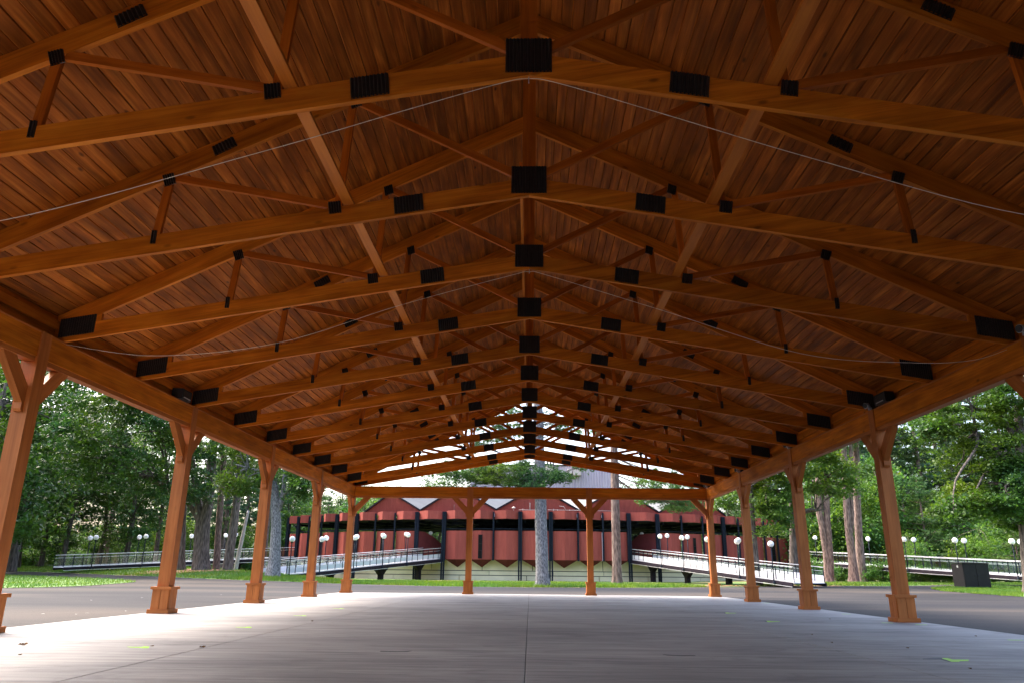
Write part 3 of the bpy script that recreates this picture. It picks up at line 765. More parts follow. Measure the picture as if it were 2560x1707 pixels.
# ================================================================== marks and litter on the slab
def flat(name, pts, mat, label, cat, group=None, z=0.0012):
    mb = MB(); mb.prism([(p[0], p[1], z) for p in pts], (0, 0, 0.0015)); return tag(mb.build(name, mat), label, cat, group)
_c0 = at_z(2390, 1649, 0)
def _shape(pts): return [((at_z(2150 + a / 4.795, 1380 + b_ / 4.795, 0) - _c0).x, (at_z(2150 + a / 4.795, 1380 + b_ / 4.795, 0) - _c0).y) for a, b_ in pts]
LIME = _shape([(985, 1267), (1050, 1267), (1110, 1284), (1305, 1286), (1300, 1301), (1195, 1303), (1190, 1311), (1100, 1311), (985, 1272)])
TAIL = _shape([(750, 1273), (950, 1263), (984, 1267), (984, 1273), (1092, 1310), (1068, 1309), (955, 1282), (750, 1281)])
def mark(shape, px, py, flip=1):
    c = at_z(px, py, 0); return [(c.x + flip * a, c.y + b_) for a, b_ in shape]
def arrow_tape(px, py, flip=1): return mark([(a, b_ * 0.5) for a, b_ in LIME], px, py, flip)
GRP_T = 'lime tape marks on the slab'
for (x, y) in [(2390, 1649), (1931, 1552.5), (1825, 1531.3)]:
    flat('tape_marker', mark(LIME, x, y), M['tape'], 'lime green tape corner mark with dark tape tail on concrete', 'tape mark', GRP_T)
    flat('tape_marker', mark(TAIL, x, y), M['darktape'], 'dark tape tail joined to a lime green corner mark', 'tape mark', 'dark tape tails')
for (x, y) in [(612, 1567), (752, 1538), (848, 1520), (350, 1617)]:
    flat('tape_marker', arrow_tape(x, y, -1), M['tape'], 'lone lime green tape corner mark on the concrete beyond the slab joint', 'tape mark', 'lime tape marks beside the joint')
for x, y in [(2219, 1556.3), (2304, 1561), (2540, 1599.5), (2116, 1534), (1915, 1506.2)]:
    c = at_z(x, y, 0)
    flat('tape_marker', [(c.x - 0.09, c.y + 0.05), (c.x + 0.10, c.y + 0.05), (c.x + 0.10, c.y), (c.x - 0.09, c.y)], M['tape'], 'short lime green tape strip at the slab edge', 'tape mark', 'lime tape strips at the slab edge')
for x, y, f in [(1700, 1638, 1), (988, 1628, -1)]:
    c = at_z(x, y, 0)
    flat('tape_marker', [(c.x - 0.16 * f, c.y + 0.10), (c.x - 0.02 * f, c.y + 0.03), (c.x + 0.16 * f, c.y + 0.05), (c.x + 0.16 * f, c.y - 0.0), (c.x + 0.0 * f, c.y - 0.02), (c.x - 0.13 * f, c.y + 0.02)], M['darktape'], 'dark tape corner mark beside the centre joint of the slab', 'tape mark', 'dark tape marks by the centre joint')
def dry_leaf(px, py, k, label, seed, group=None):
    c = at_z(px, py, 0); rnd = random.Random(seed); mb = MB(); pts = []
    for i in range(11):
        a = 6.28319 * i / 11; r = k * (1.0 if i % 2 else 0.5) * rnd.uniform(0.8, 1.2)
        pts.append(Vector((c.x + r * math.cos(a), c.y + r * math.sin(a), 0.003 + abs(math.sin(a * 1.5)) * k * 0.55)))
    cc = Vector((c.x, c.y, 0.004))
    for i in range(11): mb.face([cc, pts[i], pts[(i + 1) % 11]])
    tag(mb.build('dry_leaf', M['dryleaf']), label, 'leaf', group)
dry_leaf(57, 1612, 0.048, 'curled brown leaf lying on the concrete near the slab edge', 1)
dry_leaf(505, 1618, 0.035, 'small brown leaf lying on the slab joint', 2)
for i, (x, y) in enumerate([(727, 1505), (780, 1552), (50, 1637), (2440, 1590), (2075, 1547), (380, 1615), (2270, 1620), (2426, 1672), (2030, 1586), (2080, 1606)]):
    dry_leaf(x, y, 0.022, 'tiny dark leaf crumb on the concrete', 5 + i, 'leaf crumbs on the slab')
for i, (x, y) in enumerate([(553, 1485), (228, 1499), (190, 1534), (218, 1531), (108, 1533), (355, 1492.5), (314, 1526), (1185, 1501), (1095, 1574), (1494, 1527)]):
    c = at_z(x, y, 0.0 if x > 900 else -0.058)
    a = i * 1.3
    flat('paper_scrap', [(c.x + 0.035 * math.cos(a), c.y + 0.035 * math.sin(a)), (c.x - 0.028 * math.sin(a), c.y + 0.02), (c.x - 0.035 * math.cos(a), c.y - 0.028 * math.sin(a)), (c.x + 0.028 * math.sin(a), c.y - 0.028)], M['paper'], 'small white scrap on the concrete floor' if x > 900 else 'small white scrap lying on the asphalt beside the slab', 'scrap', 'scraps on the slab' if x > 900 else 'scraps on the asphalt', z=c.z + 0.0015)

# ================================================================== red theatre building
BR, BXC, BYC = 42.0, 0.6, 122.0
def arc(th, o=0.0, z=0.0):
    return Vector((BXC + (BR + o) * math.sin(th), BYC - (BR + o) * math.cos(th), z))
def th_at(px, o=0.0, z=4.0):
    lo, hi = -1.0, 1.0
    for _ in range(50):
        mid = (lo + hi) / 2
        if px_of(arc(mid, o, z))[0] < px: lo = mid
        else: hi = mid
    return (lo + hi) / 2
HALL = tag(empty('theatre', (BXC, 82, 0)), 'red panelled theatre with folded grey roof and dark steel columns', 'theatre')
HO = Vector((BXC, 82, 0))
def hp(mbx, name, mat, parent=None, grain=None):
    o = mbx.build(name, mat, parent or HALL, grain)
    if parent is None: o.location = -HO
    return o
cols_px = [721, 746, 773, 804.6, 842, 892, 939, 987.6, 1042.5, 1110.5, 1174, 1234, 1300.5, 1377, 1445, 1507, 1572, 1643.7, 1703.5, 1756, 1808, 1845, 1879, 1909, 1941, 1972]
cols = [th_at(p) for p in cols_px]
big = {0, 1, 4, 5, 8, 9, 12, 13, 16, 17, 20, 25}
openings = {8, 16}
ZF0, ZF1, ZP0, ZP1 = 6.12, 6.99, 2.03, 4.93
fold = 0.42
for i, th in enumerate(cols):
    full = i in big
    mb = MB(); p = arc(th, 0.22)
    if full:
        for sgn in (-1, 1):
            q = arc(th + sgn * 0.0028, 0.25)
            mb.box(q.x - 0.085, q.x + 0.085, q.y - 0.12, q.y + 0.12, ground_z(q.x, q.y) - 0.05, ZF1 - 0.10)
        q = arc(th, 0.12); mb.box(q.x - 0.21, q.x + 0.21, q.y - 0.03, q.y + 0.06, ZP0 - 0.1, ZF1 - 0.12)
    else:
        mb.box(p.x - 0.085, p.x + 0.085, p.y - 0.10, p.y + 0.10, ZP0 - 0.08, ZF1 - 0.15)
    hp(mb, 'column', M['navy'])
for i in range(len(cols) - 1):
    a, b_ = cols[i], cols[i + 1]; ed = 0.0042 if i in big else 0.0024; ee = 0.0042 if (i + 1) in big else 0.0024
    a2, b2 = a + ed, b_ - ee; mth = (a + b_) / 2
    wmod = (b_ - a) * BR; fd = fold * min(1.2, wmod / 2.8)
    # fascia panel, two leaves
    ff = fd * 2.1
    for k, (t0, t1, o0, o1) in enumerate(((a2, mth, 0.05, ff), (mth, b2, ff, 0.05))):
        mb = MB(); A, B_ = arc(t0, o0), arc(t1, o1); n = Vector((-(B_ - A).y, (B_ - A).x, 0)).normalized() * 0.07
        if k == 0: B_ = B_ - (B_ - A).normalized() * 0.004
        else: A = A + (B_ - A).normalized() * 0.004
        mb.prism([A + Vector((0, 0, ZF0)), B_ + Vector((0, 0, ZF0)), B_ + Vector((0, 0, ZF1)), A + Vector((0, 0, ZF1))], n)
        hp(mb, 'fascia_panel', M['red'])
    if i in openings: continue
    for k, (t0, t1, o0, o1) in enumerate(((a2, mth, 0.02, fd), (mth, b2, fd, 0.02))):
        mb = MB(); A, B_ = arc(t0, o0), arc(t1, o1); n = Vector((-(B_ - A).y, (B_ - A).x, 0)).normalized() * 0.08
        if k == 0: B_ = B_ - (B_ - A).normalized() * 0.004
        else: A = A + (B_ - A).normalized() * 0.004
        mb.prism([A + Vector((0, 0, ZP0)), B_ + Vector((0, 0, ZP0)), B_ + Vector((0, 0, ZP1)), A + Vector((0, 0, ZP1))], n)
        hp(mb, 'wall_panel', M['red'])
    mb = MB(); A, Mm, B_ = arc(a2, 0.0, ZP0), arc(mth, fd - 0.01, ZP0), arc(b2, 0.0, ZP0); T = arc(mth, -0.55, ZP0 - 0.78); Bk = arc(mth, -0.9, ZP0)
    mb.face([A, T, Mm]); mb.face([Mm, T, B_]); mb.face([A, Bk, T]); mb.face([T, Bk, B_]); mb.face([A, Mm, B_, Bk])
    hp(mb, 'panel_point', M['maroon'])  # darker maroon puts the shade of the downward faces into the colour
    # rail across the open band
    mb = MB(); mb.bar(arc(a2, 0.1, 5.12), arc(b2, 0.1, 5.12), 0.07, 0.08); hp(mb, 'band_rail', M['navy'])
# slit windows
for px in (1200.5, 953, 1737, 1934):
    th = th_at(px, 0.4, 3.5)
    i = max(k for k in range(len(cols)) if cols[k] <= th); a, b_ = cols[i], cols[i + 1]; mth = (a + b_) / 2
    fd = fold * min(1.2, (b_ - a) * BR / 2.8)
    fr = (th - a) / (mth - a) if th < mth else (b_ - th) / (b_ - mth)
    o = 0.02 + (fd - 0.02) * fr
    A = arc(a + 0.003, 0.02) if th < mth else arc(mth, fd); B_ = arc(mth, fd) if th < mth else arc(b_ - 0.003, 0.02)
    t = (B_ - A).normalized(); n = Vector((t.y, -t.x, 0)); c = A + (B_ - A) * ((th - a) / (mth - a) if th < mth else (th - mth) / (b_ - mth)); c.z = 0
    mb = MB(); w = 0.20
    mb.prism([c - t * w + n * 0.012 + Vector((0, 0, 2.13)), c + t * w + n * 0.012 + Vector((0, 0, 2.13)), c + t * w + n * 0.012 + Vector((0, 0, 4.50)), c - t * w + n * 0.012 + Vector((0, 0, 4.50))], n * 0.02)
    win = hp(mb, 'window', M['window'])
    mb = MB()
    for zz in (2.13, 2.9, 3.6, 4.25, 4.47): mb.prism([c - t * w + n * 0.034 + Vector((0, 0, zz)), c + t * w + n * 0.034 + Vector((0, 0, zz)), c + t * w + n * 0.034 + Vector((0, 0, zz + 0.035)), c - t * w + n * 0.034 + Vector((0, 0, zz + 0.035))], n * 0.02)
    mb.build('mullion', M['plum'], win)
    mb = MB()
    for sg in (-1, 1): mb.prism([c + t * sg * (w + 0.003) + n * 0.01 + Vector((0, 0, 2.10)), c + t * sg * (w + 0.045) + n * 0.01 + Vector((0, 0, 2.10)), c + t * sg * (w + 0.045) + n * 0.01 + Vector((0, 0, 4.54)), c + t * sg * (w + 0.003) + n * 0.01 + Vector((0, 0, 4.54))], n * 0.03)
    mb.build('frame', M['plum'], win)
# cream base wall, boarded in three courses
rnd = random.Random(5)
for lvl, (z0, z1, o) in enumerate(((-0.12, 0.43, -1.00), (0.50, 0.89, -1.10), (0.96, 2.02, -1.20))):
    th = th_at(742, -1.0, 0.5); end = th_at(1905, -1.0, 0.5)
    th += rnd.uniform(0, 0.05)
    while th < end:
        t1 = min(th + rnd.uniform(0.13, 0.19), end)
        rings = []
        for k in range(7):
            t = th + (t1 - th - 0.0017) * k / 6
            rings.append([arc(t, o, z0), arc(t, o - (0.10 if lvl == 2 else 0.03), z1), arc(t, o - 0.3, z1), arc(t, o - 0.3, z0)])
        mb = MB(); mb.grid(rings, True, False); hp(mb, 'base_board', M['cream']); th = t1
rings = []
for k in range(60):
    t = th_at(735) + (th_at(1912) - th_at(735)) * k / 59
    rings.append([arc(t, -1.31, -0.3), arc(t, -1.31, 2.00), arc(t, -1.5, 2.00), arc(t, -1.5, -0.3)])
mb = MB(); mb.grid(rings, True, False); hp(mb, 'base_wall', M['plum'])
# ceiling over the promenade and dark auditorium wall
def slab_arc(t0, t1, oa, ob, za, zb, th_, mat, name, n=40):
    rings = []
    for k in range(n + 1):
        t = t0 + (t1 - t0) * k / n
        rings.append([arc(t, oa, za), arc(t, oa, za + th_), arc(t, ob, zb + th_), arc(t, ob, zb)])
    mb = MB(); mb.grid(rings, True, False); return hp(mb, name, mat)
slab_arc(cols[0], cols[-1], -0.05, -19, 6.20, 6.05, 0.15, M['interior'], 'ceiling')
slab_arc(cols[9] + 0.002, cols[16] - 0.002, -11.0, -11.3, -0.1, -0.1, 6.28, M['interior'], 'auditorium_wall')
for o in (-3.5, -7.0, -11.8, -15.5):
    rings = []
    for k in range(41):
        t = cols[0] + (cols[-1] - cols[0]) * k / 40
        rings.append([arc(t, o, 5.78), arc(t, o, 6.10), arc(t, o - 0.16, 6.10), arc(t, o - 0.16, 5.78)])
    mb = MB(); mb.grid(rings, True, False); hp(mb, 'ceiling_beam', M['navy'])
for t in [cols[0] + (cols[-1] - cols[0]) * (k + 0.5) / 22 for k in range(22)]:
    mb = MB(); mb.bar(arc(t, -0.3, 5.95), arc(t, -18.5, 5.85), 0.14, 0.26); hp(mb, 'ceiling_beam', M['navy'])
# walls beside the two openings
for (i, sgn) in ((8, 1), (17, -1)):
    c0 = arc(cols[i], -0.2); 
    c1 = arc(cols[i] + sgn * 0.050, -5.5)
    t = (c1 - c0)
    prof = [(0, ZP0 + 0.12), (0, ZP1), (0.18, ZP1 - 0.05), (0.42, 4.45), (0.66, 3.75), (0.86, 3.05), (1.0, ZP0 + 0.55), (1.0, ZP0 + 0.12)] if sgn > 0 else [(0, ZP0 + 0.12), (0, ZP1), (0.45, ZP1 - 0.05), (1.0, ZP0 + 1.1), (1.0, ZP0 + 0.12)]
    mb = MB(); mb.prism([c0 + t * a + Vector((0, 0, z)) for a, z in prof], Vector((-t.y, t.x, 0)).normalized() * (0.15 * sgn)); hp(mb, 'opening_wall', M['maroon'])
mb = MB(); mb.bar(at_y(1586, 1338, 88), at_y(1606, 1380, 88), 0.45, 0.45, (0, 1, 0)); hp(mb, 'raking_column', M['interior'])
for (xa, xb) in ((721, 746), (1941, 1972)):
    ta, tb = th_at(xa), th_at(xb)
    mb = MB(); mb.bar(arc(ta if xa < 1000 else tb, -0.6, 6.0), arc(tb if xa < 1000 else ta, -0.6, 5.0), 0.16, 0.16); hp(mb, 'stay', M['navy'])
    mb = MB(); e = ta if xa < 1000 else tb
    mb.box(arc(e, -8).x - 0.1, arc(e, -8).x + 0.1, arc(e, -8).y - 0.1, arc(e, -8).y + 0.1, -0.1, 6.1); hp(mb, 'column', M['navy'])
slab_arc(cols[8] + 0.004, cols[9] - 0.004, 0.1, -10, 1.92, 1.92, 0.2, M['deck'], 'entry_deck', 6)
slab_arc(cols[16] + 0.004, cols[17] - 0.004, 0.1, -10, 1.92, 1.92, 0.2, M['deck'], 'entry_deck', 6)
# folded roof: gables and membrane
val_px = [913.5, 1052, 1241, 1447, 1646, 1812]
vals = [th_at(p, -1.0, 7.0) for p in val_px]
peaks = [(vals[k] + vals[k + 1]) / 2 for k in range(5)]
OF = -0.9
for k in range(5):
    v0, v1 = arc(vals[k], OF, 7.10), arc(vals[k + 1], OF, 7.10); P = arc(peaks[k], OF + 0.2, 7.10 + 0.55 * (v1 - v0).length / 2)
    mb = MB(); d = Vector((0, 0.15, 0))
    mb.prism([v0 + Vector((0, 0, -0.35)), v1 + Vector((0, 0, -0.35)), v1, P, v0], d); hp(mb, 'gable', M['red'])
    up = 5.0
    bk0 = arc(vals[k] * 0.8, -34, 7.1 + up - 1.8); bk1 = arc(vals[k + 1] * 0.8, -34, 7.1 + up - 1.8); bP = arc(peaks[k] * 0.8, -34, 7.1 + up)
    for (A, B_, C_, D_, nm) in ((v0, P, bP, bk0, 'roof_plane'), (P, v1, bk1, bP, 'roof_plane')):
        mb = MB(); A, B_, C_, D_ = [q + Vector((0, 0.02, 0.05)) for q in (A, B_, C_, D_)]
        mb.face([A, B_, C_, D_]); mb.face([q + Vector((0, 0, -0.12)) for q in (D_, C_, B_, A)])
        mb.face([A, A + Vector((0, 0, -0.12)), B_ + Vector((0, 0, -0.12)), B_]); hp(mb, nm, M['greyroof'])
    for (A, B_) in ((v0, P), (P, v1)):
        mb = MB(); mb.bar(A + Vector((0, -0.10, 0.06)), B_ + Vector((0, -0.10, 0.06)), 0.16, 0.16); hp(mb, 'gable_trim', M['plum'])
    if k in (1, 3):
        c = v0.lerp(v1, 0.45); mb = MB(); mb.tube([c + Vector((0, -0.12, 0.0)), c + Vector((0, -0.12, 1.6))], 0.02, 6); hp(mb, 'vent_pipe', M['hvac'])
# small roof fittings along the fascia top
for px, h in ((1284, 0.55), (1325, 0.95), (1307, 0.35), (1384, 0.35), (1394, 0.3), (1424, 0.3)):
    th = th_at(px, -0.4, 7.0); p = arc(th, -0.4, ZF1 - 0.1)
    mb = MB(); mb.tube([p, p + Vector((0, 0, h * 0.9)), p + Vector((0, 0, h))], [0.05, 0.03, 0.02], 6)
    if h == 0.55: mb.sphere(p + Vector((0, 0, 0.42)), 0.2, 8, 6, 0.6)
    hp(mb, 'roof_fitting', M['hvac'])
p0, p1 = arc(th_at(1370), -0.4, ZF1 + 0.14), arc(th_at(1540), -0.4, ZF1 + 0.14)
mb = MB(); mb.tube([arc(th_at(1296), -0.4, ZF1 + 0.12), arc(th_at(1340), -0.4, ZF1 + 0.12)], 0.025, 5); mb.tube([p0, p1], 0.025, 5)
mb.tube([arc(th_at(1400), -0.42, ZF1 + 0.55), arc(th_at(1411), -0.42, ZF1 + 0.50), arc(th_at(1417), -0.42, ZF1 + 0.14)], 0.025, 5); hp(mb, 'conduit', M['hvac'])

# ---- stage house behind
ST = tag(empty('stage_house', (2, 125, 0)), 'tall mauve ribbed metal stage house rising behind the red theatre', 'building')
mb = MB(); x0 = at_y(1176, 1200, 125).x; x1 = at_y(1548, 1200, 125).x
prof = []; x = x0; k = 0
while x < x1:
    prof += [(x, 125.0), (x + 0.22, 125.0), (x + 0.27, 125.07), (x + 0.40, 125.07)]; x += 0.45
prof.append((x1, 125.0))
mb.grid([[(a, b_, z) for a, b_ in prof] for z in (0.0, 17.8)], False, False)
mb.box(x0, x1, 125.1, 146, -0.1, 17.75)
mb.v = [(a - 2, b_ - 125, c) for a, b_, c in mb.v]
mb.build('wall', M['mauve'], ST)
mb = MB(); mb.box(x0 - 2.15, x1 - 2 + 0.15, -0.15, 21.2, 17.8, 18.0); mb.build('parapet_cap', M['plum'], ST)
for (a, b_, c, d) in ((1365, 1383, 1163, 1178), (1419, 1430, 1171, 1183), (1432.6, 1452, 1173, 1187)):
    P, Q = at_y(a, d, 124), at_y(b_, c, 124)
    e = MB(); e.box(P.x, Q.x, 123.6, 125.0, P.z, Q.z); e.box(P.x + 0.05, Q.x - 0.05, 123.58, 123.6, P.z + 0.06, Q.z - 0.06); e.box(P.x + 0.3, P.x + 0.4, 124.5, 125.0, P.z - 0.3, P.z)
    e.v = [(x_ - 2, y_ - 125, z_) for x_, y_, z_ in e.v]; e.build('wall_unit', M['hvac'], ST)
e = MB(); q = at_y(1377, 1158, 124.5)
for dx, h in ((-0.5, 0.9), (0.0, 1.3), (0.45, 0.8)): e.tube([(q.x + dx - 2, 1.0, 17.95), (q.x + dx - 2, 1.0, 17.95 + h)], 0.12, 6)
e.box(q.x - 2.7, q.x - 1.4, 0.8, 1.2, 18.0, 18.25); e.build('mast', M['navy'], ST)

# ================================================================== ramps with glass railings
def make_ramp(name, A, B, width, side, label, npost, piers, pale_pane=True):
    """A,B deck-level ends of the near edge; side = unit vector across towards the far edge"""
    A, B = Vector(A), Vector(B); t = (B - A); ln = t.length; tn = t.normalized(); sd = Vector((tn.y, -tn.x, 0)).normalized()
    if sd.dot(Vector(side)) < 0: sd = -sd
    base = empty(name, (A.x, A.y, A.z)); tag(base, label, 'ramp')
    def rp(mbx, nm, mat, par=None):
        mbx.v = [tuple(Vector(p) - (A if par is None else Vector((0, 0, 0)))) for p in mbx.v]
        return mbx.build(nm, mat, par or base)
    a, b_, c, d = A, B, B + sd * width, A + sd * width
    mb = MB(); mb.prism([a, b_, c, d], (0, 0, -0.06)); rp(mb, 'deck', M['deck'])
    for off, nm in ((-0.06, 'girder'), (width + 0.06, 'girder')):
        mb = MB(); p, q = A + sd * off, B + sd * off
        mb.prism([p + Vector((0, 0, -0.02)), p + Vector((0, 0, -0.26)), q + Vector((0, 0, -0.34)), q + Vector((0, 0, -0.02))], sd * (0.10 if off > 0 else -0.10)); rp(mb, nm, M['plum'])
        if off < 0:
            mb = MB(); mb.bar(p - sd * 0.11 + Vector((0, 0, -0.30)), q - sd * 0.11 + Vector((0, 0, -0.38)), 0.03, 0.03); rp(mb, 'girder_edge', M['steel'])
    for off in (0.02, width - 0.02):
        pa, qa = A + sd * off, B + sd * off
        for h, r in ((1.07, 0.028), (0.80, 0.02)):
            mb = MB(); mb.bar(pa + Vector((0, 0, h)) + sd * (0.05 if h < 1 else 0), qa + Vector((0, 0, h)) + sd * (0.05 if h < 1 else 0), 0.05 if h > 1 else 0.035, 0.05 if h > 1 else 0.035); rp(mb, 'hand_rail', M['steel'])
        mb = MB(); mb.bar(pa + Vector((0, 0, 0.04)), qa + Vector((0, 0, 0.04)), 0.05, 0.06); rp(mb, 'bottom_rail', M['steel'])
        pm = None
        for k in range(npost + 1):
            p = pa.lerp(qa, k / npost)
            mb = MB(); mb.bar(p, p + Vector((0, 0, 1.05)), 0.045, 0.045, tn); rp(mb, 'rail_post', M['navy'])
            if k < npost:
                q = pa.lerp(qa, (k + 1) / npost); e = tn * 0.05
                mb = MB(); mb.prism([p + e + Vector((0, 0, 0.50)), q - e + Vector((0, 0, 0.50)), q - e + Vector((0, 0, 0.98)), p + e + Vector((0, 0, 0.98))], sd * 0.012); rp(mb, 'glass_pane', M['glass'])
                mb = MB(); mb.prism([p + e + Vector((0, 0, 0.09)), q - e + Vector((0, 0, 0.09)), q - e + Vector((0, 0, 0.49)), p + e + Vector((0, 0, 0.49))], sd * 0.012); rp(mb, 'lower_pane', M['pale_pane'] if pale_pane else M['glass'])  # lower railing pane; opaque white imitates glass catching light
    for f in piers:
        p = A.lerp(B, f) + sd * width / 2; g = ground_z(p.x, p.y)
        h = p.z - 0.45 - g
        if h < 0.25: continue
        mb = MB(); w = 0.22
        mb.prism([p + tn * -w + Vector((0, 0, g - p.z - 0.05)), p + tn * w + Vector((0, 0, g - p.z - 0.05)), p + tn * w + Vector((0, 0, -1.05 if h > 0.9 else -0.6)), p + tn * 1.0 + Vector((0, 0, -0.40)), p - tn * 1.0 + Vector((0, 0, -0.40)), p - tn * w + Vector((0, 0, -1.05 if h > 0.9 else -0.6))], sd * 0.4); rp(mb, 'pier', M['plum'])
    return A, B, sd, width

def lamp_proto():
    e = empty('globe_lamp'); h = 2.55
    mb = MB(); mb.tube([(0, 0, 0), (0, 0, 0.02), (0, 0, 0.16), (0, 0, 0.18)], [0.12, 0.12, 0.09, 0.05], 10); mb.build('base', M['navy'], e)
    mb = MB(); mb.tube([(0, 0, 0.15), (0, 0, h)], 0.042, 8); mb.build('pole', M['navy'], e)
    mb = MB(); mb.tube([(0, 0, h - 0.02), (0, 0, h + 0.03), (0, 0, h + 0.06)], [0.05, 0.10, 0.10], 10); mb.build('collar', M['navy'], e)
    mb = MB(); mb.sphere((0, 0, h + 0.27), 0.232, 20, 14); mb.build('globe', M['globe'], e)
    return e
LAMP = lamp_proto(); lamp_used = [False]
def lamp(x, y, z, label, group, s=1.0):
    o = LAMP if not lamp_used[0] else copy_tree(LAMP); lamp_used[0] = True
    o.location = (x, y, z); o.scale = (s, s, s); tag(o, label, 'lamp', group); return o
def lamps_on(rmp, near_px, far_px, label, group):
    A, B, sd, w = rmp
    for pxs, off in ((near_px, -0.20), (far_px, w + 0.20)):
        for px in pxs:
            lo, hi = -0.15, 1.1; p0, p1 = A + sd * off, B + sd * off
            inc = px_of(p0 + Vector((0, 0, 2.8)))[0] < px_of(p1 + Vector((0, 0, 2.8)))[0]
            for _ in range(40):
                m = (lo + hi) / 2; xx = px_of(p0.lerp(p1, m) + Vector((0, 0, 2.8)))[0]
                if (xx < px) == inc: lo = m
                else: hi = m
            p = p0 + (p1 - p0) * lo
            g = ground_z(p.x, p.y)
            lamp(p.x, p.y, max(p.z - 0.25, g), label, group)

rA = at_y(716, 1436, 60.5); rB = at_y(1108, 1394.5, 81.5)
r1 = make_ramp('entrance_ramp', rA, rB, 2.6, (-1, 0.3, 0), 'white glass-railed ramp rising to the theatre opening on the maple side', 24, [0.30, 0.62, 0.90])
lamps_on(r1, [731, 806, 889, 960.5, 1021], [816.5, 893, 958, 1016, 1077], 'white globe lamp on a thin dark pole along the maple-side theatre ramp', 'globe lamps along the maple-side ramp')
rA2 = at_y(1985, 1455, 56.0); rB2 = at_y(1575, 1397.5, 81.5)
r2 = make_ramp('entrance_ramp', rA2, rB2, 2.6, (1, 0.3, 0), 'white glass-railed ramp rising to the theatre opening behind the bare pine trunk', 26, [0.40, 0.66, 0.92])
lamps_on(r2, [1649.7, 1704, 1767, 1842, 1926], [1602.6, 1667.5, 1718, 1845.6], 'white globe lamp on a thin dark pole along the ramp behind the bare pine', 'globe lamps along the pine-side ramp')
rA3 = at_y(158, 1416.5, 70.0); rB3 = at_y(735, 1391, 88.0)
r3 = make_ramp('walkway', rA3, rB3, 2.6, (-0.3, 1, 0), 'long glass-railed walkway running behind the cluster of tree trunks', 30, [0.25, 0.5, 0.75], pale_pane=False)
lamps_on(r3, [241.5, 366, 590], [227, 349.5, 480, 565], 'white globe lamp beside the walkway behind the tree trunks', 'globe lamps along the wooded walkway')
rA4 = at_y(2640, 1445, 58.0); rB4 = at_y(1972, 1399.5, 90.0)
r4 = make_ramp('walkway', rA4, rB4, 2.6, (0.3, 1, 0), 'long glass-railed walkway passing behind the dark utility cabinet', 34, [0.3, 0.55, 0.8], pale_pane=False)
lamps_on(r4, [2528, 2386, 2258.6, 2037], [2550, 2409, 2283.4, 2169.4], 'white globe lamp beside the walkway behind the dark cabinet', 'globe lamps along the walkway by the cabinet')

# ---- dark utility cabinet
cb = on_ground(2430, 1465.5); cx_ = at_y(2428, 1440, 60).x; cab = tag(empty('utility_cabinet', (cx_, 60.0, ground_z(cx_, 60) + 0.05), R_(8)), 'dark brown boxy utility cabinet standing on the lawn tip', 'cabinet')
mb = MB(); mb.box(-1.05, 1.05, -0.62, 0.62, 0, 1.72); mb.build('body', M['cabinet'], cab)
for sx in (-1, 1):
    mb = MB(); mb.box(min(sx * 0.02, sx * 1.02), max(sx * 0.02, sx * 1.02), -0.645, -0.622, 0.04, 1.68); dr = mb.build('door', M['cabinet'], cab)
    mb = MB(); mb.box(sx * 0.12 - 0.02, sx * 0.12 + 0.02, -0.68, -0.645, 0.8, 0.95); mb.build('handle', M['black'], dr)
mb = MB(); mb.prism([(-1.12, -0.70, 1.722), (1.12, -0.70, 1.722), (1.12, 0.66, 1.78), (-1.12, 0.66, 1.78)], (0, 0, 0.05)); mb.build('lid', M['cabinet'], cab)
mb = MB(); mb.prism([(-1.056, -0.15, 1.42), (-1.056, 0.0, 1.42), (-1.056, 0.02, 1.54), (-1.056, -0.07, 1.60), (-1.056, -0.15, 1.54)], (-0.004, 0, 0)); mb.build('label_sticker', M['paper'], cab)

# ================================================================== trees
def spline(pts, n):
    P = [Vector(p) for p in pts]; out = []
    for i in range(len(P) - 1):
        p0, p1, p2, p3 = P[max(i - 1, 0)], P[i], P[i + 1], P[min(i + 2, len(P) - 1)]
        for k in range(n):
            t = k / n
            out.append(0.5 * ((2 * p1) + (p2 - p0) * t + (2 * p0 - 5 * p1 + 4 * p2 - p3) * t * t + (3 * p1 - p0 - 3 * p2 + p3) * t ** 3))
    out.append(P[-1]); return out
def trunk_tube(mb, pts, radii, n=20, seg=8, ridge=0.05, flare=0.0, seed=0):
    path = spline(pts, seg); rn = np.random.RandomState(seed)
    ph = rn.rand(n) * 6.28; am = 1 + (rn.rand(n) - 0.5) * 2 * ridge
    m = len(path); rings = []; L = 0.0
    for i, p in enumerate(path):
        f = i / (m - 1) * (len(radii) - 1); k = min(int(f), len(radii) - 2); r = radii[k] + (radii[k + 1] - radii[k]) * (f - k)
        t = (path[min(i + 1, m - 1)] - path[max(i - 1, 0)]).normalized()
        a = t.cross(Vector((0.11, 0.99, 0.02))).normalized(); b_ = t.cross(a)
        if i: L += (p - path[i - 1]).length
        ring = []
        for j in range(n):
            fl = 1 + flare * math.exp(-L * 1.9) * (0.75 + 0.45 * math.sin(5 * 6.28319 * j / n + ph[0]))
            k2 = am[j] + ridge * 0.7 * math.sin(L * 2.3 + ph[j]) + ridge * 0.5 * (rn.rand() - 0.5)
            an = 6.28319 * j / n
            ring.append(p + (a * math.cos(an) + b_ * math.sin(an)) * r * k2 * fl)
        rings.append(ring)
    mb.grid(rings, True, True)
